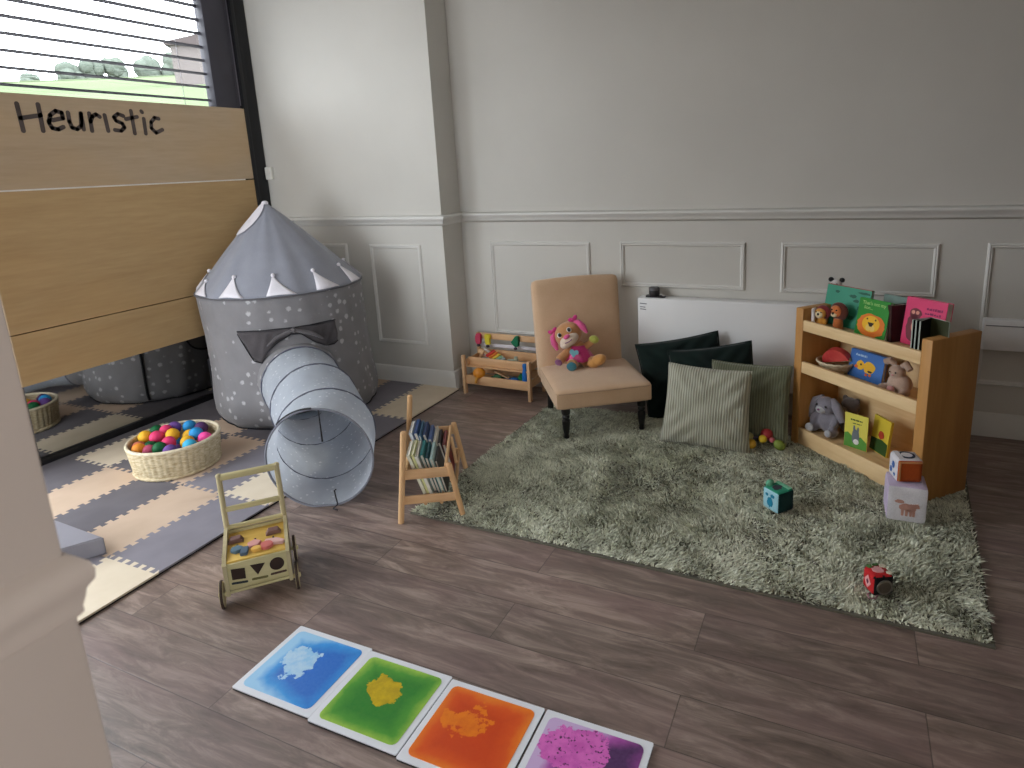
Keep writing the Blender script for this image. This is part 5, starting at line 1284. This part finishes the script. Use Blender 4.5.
art(b, 'animal_print', [blob(-0.045, 0.075, 0.032, 0.055, 51, 20, 0.1), blob(-0.042, 0.135, 0.028, 0.024, 52, 16, 0.1)], cover('cocoa_print', 120, 52, 62), 0.034)
art(b, 'face_print', [disc(0.008, 12, -0.052, 0.140), disc(0.008, 12, -0.032, 0.140), blob(-0.038, 0.08, 0.014, 0.028, 53, 14, 0.1)], cover('blush_print', 222, 150, 130), 0.034, 0.0006)
art(b, 'title_print', scrawl(0.005, 0.075, 0.165, 0.006, seed=3) + scrawl(0.0, 0.07, 0.145, 0.005, seed=4), cover('plum_print', 140, 24, 84), 0.034)
b2 = thing('board_book', 'small black board book standing fanned open at the top shelf end', 'book', onbc(0.292, -0.030, SH1 + 0.002), BCA, group='books on the bookcase')
m_bb = cover('black_cover', 26, 30, 30); m_pe = cover('page_edge', 168, 178, 168); m_ol = cover('olive_page', 58, 62, 40)
for k, a in enumerate((-97, -87, -77, -8)):
    Mx = TR((-0.030, 0, 0.0), (0, 0, math.radians(a)))
    L = 0.088
    bm = BM(); box(bm, (L / 2, 0, 0.075), (L, 0.005, 0.15), M=Mx, bev=0.0008, seg=1); pg = obj('board_page', bm, m_bb if k < 3 else m_ol, b2, smooth=False)
    bm = BM(); box(bm, (L + 0.0004, 0, 0.075), (0.0012, 0.0052, 0.15), M=Mx); box(bm, (L / 2, 0, 0.1504), (L, 0.0052, 0.001), M=Mx); obj('pale_edge', bm, m_pe, pg, smooth=False)
bm = BM(); box(bm, (-0.032, 0.003, 0.075), (0.010, 0.008, 0.15), bev=0.001); obj('spine', bm, m_bb, b2, smooth=False)

# puppets on the top shelf
lp = thing('lion_puppet', 'small amber lion finger puppet with maroon mane in front of the teal book', 'puppet', onbc(-0.268, -0.055, SH1), BCA + 0.25, group='puppets on the top shelf')
m_mar = plushmat('maroon_plush', S(122, 40, 40)); m_gold = plushmat('gold_plush', S(214, 150, 60)); m_pale = plushmat('pale_plush', S(226, 208, 168)); m_choc = plushmat('chocolate_plush', S(96, 48, 34)); m_oran = plushmat('orange_plush', S(210, 120, 64))
bm = BM(); tube(bm, [(0, 0, 0), (0, 0, 0.05)], [0.022, 0.020], 14); ell(bm, (-0.022, -0.006, 0.03), (0.010, 0.010, 0.016)); ell(bm, (0.022, -0.006, 0.03), (0.010, 0.010, 0.016)); blobmesh(obj('body', bm, m_gold, lp), 0.004, 4)
bm = BM(); ell(bm, (0.004, 0.006, 0.074), (0.037, 0.020, 0.034)); obj('mane', bm, m_mar, lp)
bm = BM(); ell(bm, (-0.002, -0.010, 0.068), (0.029, 0.018, 0.026)); obj('face', bm, m_gold, lp)
bm = BM(); ell(bm, (-0.002, -0.020, 0.066), (0.020, 0.011, 0.018)); obj('muzzle', bm, m_pale, lp)
bm = BM(); ell(bm, (-0.002, -0.030, 0.069), (0.006, 0.004, 0.007), seg=10); obj('nose', bm, m_eye, lp)
for sx in (-1, 1):
    bm = BM(); ell(bm, (sx * 0.012 - 0.002, -0.026, 0.078), (0.004, 0.003, 0.003), seg=8); obj('eye', bm, m_eye, lp)
bl_ = thing('lion_puppet', 'round chocolate-maned lion puppet leaning on the teal book', 'puppet', onbc(-0.212, -0.010, SH1), BCA + 0.1, group='puppets on the top shelf')
bm = BM(); tube(bm, [(0, 0, 0), (0, 0, 0.05)], [0.024, 0.020], 14); obj('body', bm, m_oran, bl_)
bm = BM(); ell(bm, (0, 0.004, 0.082), (0.047, 0.020, 0.043), seg=22); obj('mane', bm, m_choc, bl_)
bm = BM(); ell(bm, (-0.006, -0.012, 0.084), (0.029, 0.014, 0.028)); obj('face', bm, m_oran, bl_)
bm = BM(); ell(bm, (-0.008, -0.022, 0.068), (0.016, 0.010, 0.011)); obj('muzzle', bm, m_pale, bl_)
bm = BM(); ell(bm, (-0.008, -0.030, 0.076), (0.005, 0.004, 0.007), seg=10); obj('nose', bm, m_eye, bl_)
for sx in (-1, 1):
    bm = BM(); ell(bm, (sx * 0.012 - 0.006, -0.025, 0.092), (0.0045, 0.003, 0.004), seg=8); obj('eye', bm, m_eye, bl_)
pn = thing('panda_toy', 'black and white panda plush peering over the teal book', 'soft toy', onbc(-0.346, 0.108, 0.690), BCA + 0.45); pn.scale = (0.64, 0.64, 0.64)
m_bp = plushmat('black_plush', S(30, 28, 30)); m_wp = plushmat('white_plush', S(226, 218, 216))
bm = BM(); ell(bm, (0, 0.01, 0.05), (0.032, 0.030, 0.05)); ell(bm, (0, 0, 0.128), (0.044, 0.038, 0.042)); ell(bm, (-0.008, -0.032, 0.116), (0.020, 0.016, 0.016)); blobmesh(obj('body', bm, m_wp, pn), 0.005, 4)
for sx in (-1, 1):
    bm = BM(); ell(bm, (sx * 0.040, 0.004, 0.168), (0.021, 0.014, 0.019)); obj('ear', bm, m_bp, pn)
    bm = BM(); ell(bm, (sx * 0.018 - 0.004, -0.033, 0.136), (0.009, 0.006, 0.011), (0, sx * 0.4, 0)); obj('eye_patch', bm, m_bp, pn)
bm = BM(); ell(bm, (-0.008, -0.048, 0.121), (0.008, 0.004, 0.005), seg=10); obj('nose', bm, plushmat('mauve_plush', S(168, 120, 124)), pn)
bm = BM(); ell(bm, (-0.026, 0.0, 0.085), (0.020, 0.022, 0.020)); obj('scarf', bm, plushmat('grey_plush', S(120, 116, 108)), pn)
rb = bpy.data.objects.new
bm = BM(); tube(bm, [(0, 0.02, 0.0), (-0.006, 0.0, 0.016), (0.006, -0.022, 0.014), (0.020, -0.034, -0.004), (0.022, -0.036, -0.030), (0.020, -0.034, -0.052), (0.026, -0.032, -0.066)], [0.006, 0.008, 0.0085, 0.0085, 0.0085, 0.008, 0.005], 10)
o = obj('plush_tail', bm, m_wp, loc=onbc(-0.306, -0.055, SH1 + 0.068), rot=(0, 0, BCA)); o.parent = pn; o.matrix_parent_inverse = Matrix.Identity(4)
bpy.context.view_layer.update(); o.matrix_basis = pn.matrix_world.inverted() @ (Matrix.Translation(onbc(-0.306, -0.055, SH1 + 0.068)) @ Euler((0, 0, BCA)).to_matrix().to_4x4())

# middle shelf
bw = thing('woven_bowl', 'pale woven bowl with a red toy in it on the middle shelf', 'bowl', onbc(-0.214, -0.006, SH2), BCA)
bm = BM(); lathe(bm, [(0.0, 0.0), (0.050, 0.0), (0.066, 0.014), (0.082, 0.042), (0.086, 0.052), (0.081, 0.052), (0.062, 0.018), (0.0, 0.008)], 48); obj('bowl_side', bm, m_wick, bw)
bm = BM(); tube(bm, [(0.085 * math.cos(2 * PI * k / 48), 0.085 * math.sin(2 * PI * k / 48), 0.053 + 0.002 * math.sin(k * 2.1)) for k in range(48)], 0.0045, 8, closed=True); obj('rim', bm, mat('cane_rim', S(222, 208, 176), rough=0.6, scale=60), bw)
rt2 = thing('watermelon_slice', 'red toy slice with pale green rind resting in the woven bowl', 'toy', onbc(-0.206, -0.008, SH2 + 0.058), rot=(0.25, math.radians(-16), BCA + 0.2))
bm = BM(); prism(bm, [(0.066 * math.cos(PI * k / 16), 0.060 * math.sin(PI * k / 16)) for k in range(17)], -0.018, 0.018, Matrix.Rotation(PI / 2, 4, 'X')); obj('flesh', bm, mat('melon_red', S(190, 60, 58), S(206, 84, 76), rough=0.5, scale=20), rt2)
bm = BM(); tube(bm, [(0.068 * math.cos(PI * k / 16), 0, -0.001 + 0.0 * k) for k in (0, 16)], 0.009, 8); obj('rind', bm, mat('melon_rind', S(198, 206, 160), rough=0.5), rt2)
b = book('blue board book with a yellow duck picture on the middle shelf', 0.186, 0.128, 0.020, cover('blue_cover', 66, 116, 188), bcq(-0.02, math.radians(-8)), onbc(-0.060, 0.010, SH2), 'books on the bookcase')
art(b, 'duck_print', [blob(0.020, 0.060, 0.032, 0.028, 61, 18, 0.12), blob(-0.030, 0.062, 0.022, 0.022, 62, 16, 0.1)], cover('duck_yellow', 238, 184, 46), 0.020)
art(b, 'beak_print', [blob(-0.050, 0.052, 0.009, 0.008, 63), blob(0.008, 0.026, 0.008, 0.006, 64), blob(0.028, 0.028, 0.008, 0.006, 67)], cover('beak_orange', 222, 104, 44), 0.020, 0.0006)
art(b, 'eye_print', [disc(0.005, 10, -0.026, 0.066), blob(0.026, 0.044, 0.012, 0.005, 65)], cover('eye_print', 60, 44, 30), 0.020, 0.0008)
art(b, 'title_print', scrawl(-0.062, 0.0, 0.108, 0.006, seed=8), cover('pale_title', 170, 200, 226), 0.020)
m_beige = plushmat('beige_fur', S(190, 164, 146), S(170, 144, 126)); m_pk2 = plushmat('dusty_pink', S(206, 150, 146)); m_gr = plushmat('grey_fur', S(142, 138, 146), S(122, 118, 128)); m_br = plushmat('taupe_fur', S(92, 80, 76), S(76, 66, 62)); m_lg = plushmat('light_grey_fur', S(186, 186, 190))
bn = thing('plush_rabbit', 'beige plush rabbit slumped at the end of the middle shelf', 'soft toy', onbc(0.122, -0.010, SH2), BCA + 0.1)
bm = BM(); ell(bm, (0.010, 0.0, 0.044), (0.052, 0.042, 0.046)); ell(bm, (0.0, -0.010, 0.096), (0.034, 0.032, 0.030)); ell(bm, (-0.046, -0.030, 0.018), (0.020, 0.034, 0.018)); ell(bm, (0.050, -0.030, 0.018), (0.020, 0.034, 0.018)); blobmesh(obj('body', bm, m_beige, bn), 0.005, 5)
for p in ([(-0.014, 0.0, 0.122), (-0.034, -0.008, 0.138), (-0.056, -0.014, 0.128)], [(0.014, 0.0, 0.122), (0.036, -0.006, 0.136), (0.058, -0.012, 0.118)]):
    bm = BM(); tube(bm, p, [0.010, 0.016, 0.013], 12); obj('ear', bm, m_beige, bn)
bm = BM(); ell(bm, (0.004, -0.052, 0.028), (0.017, 0.012, 0.015)); obj('pink_paw', bm, m_pk2, bn)
for sx in (-1, 1):
    bm = BM(); ell(bm, (sx * 0.013, -0.041, 0.100), (0.004, 0.003, 0.004), seg=8); obj('eye', bm, m_eye, bn)
bm = BM(); ell(bm, (0.0, -0.042, 0.088), (0.006, 0.004, 0.004), seg=8); obj('nose', bm, m_pk2, bn)

# bottom shelf
gb = thing('plush_rabbit', 'grey lop-eared plush rabbit sitting on the bottom shelf', 'soft toy', onbc(-0.222, -0.028, SH3), BCA + 0.15); gb.scale = (1.1, 1.1, 1.05)
bm = BM(); ell(bm, (0, 0.004, 0.056), (0.048, 0.040, 0.058)); ell(bm, (-0.006, -0.006, 0.130), (0.046, 0.040, 0.042)); ell(bm, (-0.046, -0.034, 0.024), (0.022, 0.034, 0.024)); ell(bm, (0.046, -0.034, 0.022), (0.022, 0.034, 0.022)); tube(bm, [(0.036, 0.0, 0.09), (0.050, -0.022, 0.066), (0.044, -0.040, 0.050)], [0.016, 0.016, 0.014], 10); tube(bm, [(-0.036, 0.0, 0.09), (-0.054, -0.02, 0.066), (-0.058, -0.030, 0.044)], [0.016, 0.016, 0.014], 10)
blobmesh(obj('body', bm, m_gr, gb), 0.005, 5)
for p in ([(-0.030, 0.004, 0.164), (-0.062, 0.0, 0.140), (-0.074, -0.006, 0.095), (-0.076, -0.012, 0.052)], [(0.018, 0.0, 0.164), (0.046, -0.014, 0.146), (0.070, -0.020, 0.112), (0.084, -0.020, 0.082)]):
    bm = BM(); tube(bm, p, [0.012, 0.020, 0.021, 0.013], 12, sx=1.0); obj('lop_ear', bm, m_gr, gb)
bm = BM(); ell(bm, (-0.012, -0.036, 0.118), (0.024, 0.018, 0.018)); obj('muzzle', bm, m_lg, gb)
bm = BM(); ell(bm, (-0.012, -0.055, 0.122), (0.007, 0.004, 0.005), seg=8); obj('nose', bm, m_purp, gb)
for sx in (-1, 1):
    bm = BM(); ell(bm, (sx * 0.022 - 0.008, -0.042, 0.138), (0.005, 0.004, 0.006), seg=8); obj('eye', bm, m_eye, gb)
for sx, r in ((-1, 0.021), (1, 0.017)):
    bm = BM(); ell(bm, (sx * 0.046, -0.064, 0.026), (r, 0.010, r)); obj('foot_pad', bm, m_lg, gb)
tb = thing('plush_bear', 'taupe plush bear lying behind the grey rabbit on the bottom shelf', 'soft toy', onbc(-0.150, 0.045, SH3), BCA)
bm = BM(); ell(bm, (0, 0, 0.055), (0.062, 0.045, 0.055)); ell(bm, (-0.020, 0.010, 0.135), (0.046, 0.040, 0.044)); ell(bm, (-0.056, 0.014, 0.168), (0.016, 0.010, 0.016)); ell(bm, (0.016, 0.012, 0.172), (0.016, 0.010, 0.016)); ell(bm, (0.055, -0.03, 0.024), (0.026, 0.034, 0.024)); blobmesh(obj('body', bm, m_br, tb), 0.006, 5)
bm = BM(); ell(bm, (-0.022, -0.028, 0.124), (0.020, 0.014, 0.015)); obj('muzzle', bm, plushmat('mink_plush', S(140, 124, 112)), tb)
yb = thing('open_picture_book', 'yellow and green picture book standing half open on the bottom shelf', 'book', onbc(-0.028, -0.030, SH3), BCA)
m_yc = cover('yellow_cover', 226, 216, 96); m_gc = cover('grass_green_cover', 96, 158, 70); m_yi = cover('yellow_page', 214, 190, 62); m_dg = cover('dark_green_page', 52, 84, 40); m_gy = cover('grey_animal', 112, 122, 128); m_wt = cover('white_tail', 236, 236, 232); m_rd = cover('red_flower', 176, 66, 44)
H_ = 0.165
Mf = TR((-0.008, -0.030, 0), (0, 0, math.radians(14)))       # front board, swung out toward the room
def panel_art(nm, pl, m, Mx, z): 
    bm = BM(); Q = Mx @ Matrix(((1, 0, 0, 0), (0, 0, -1, -0.0024 - z), (0, 1, 0, 0), (0, 0, 0, 1)))
    for p in pl: prism(bm, p, 0, 0.0004, Q)
    return obj(nm, bm, m, yb, smooth=False)
bm = BM(); box(bm, (0.006, 0, H_ / 2), (0.108, 0.004, H_), M=Mf, bev=0.0008, seg=1); obj('front_board', bm, m_yc, yb, smooth=False)
panel_art('grass_print', [[(-0.046, 0.002), (0.058, 0.002), (0.058, 0.040), (0.03, 0.062), (0.0, 0.050), (-0.03, 0.072), (-0.046, 0.066)]], m_gc, Mf, 0.0)
panel_art('animal_print', [blob(0.006, 0.058, 0.018, 0.036, 71, 18, 0.08), blob(-0.002, 0.096, 0.005, 0.016, 72, 12, 0.1), blob(0.016, 0.094, 0.005, 0.014, 73, 12, 0.1)], m_gy, Mf, 0.0005)
panel_art('tail_print', [disc(0.013, 16, 0.010, 0.034)], m_wt, Mf, 0.001)
panel_art('title_print', scrawl(-0.02, 0.035, 0.138, 0.004, seed=21) + scrawl(-0.01, 0.03, 0.122, 0.003, seed=22), m_dg, Mf, 0.0005)
Mb = TR((0.058, 0.030, 0), (math.radians(-6), 0, math.radians(-14)))
bm = BM(); box(bm, (0.022, 0, H_ / 2), (0.112, 0.014, H_), M=Mb, bev=0.001, seg=1); obj('page_block', bm, m_yi, yb, smooth=False)
Mb2 = Mb @ Matrix.Translation((0, -0.006, 0))
panel_art('meadow_print', [[(-0.033, 0.004), (0.077, 0.004), (0.077, 0.060), (0.04, 0.068), (-0.033, 0.060)]], m_dg, Mb2, 0.0)
panel_art('flower_print', [blob(0.030, 0.088, 0.019, 0.018, 75, 14, 0.15)], m_rd, Mb2, 0.0004)
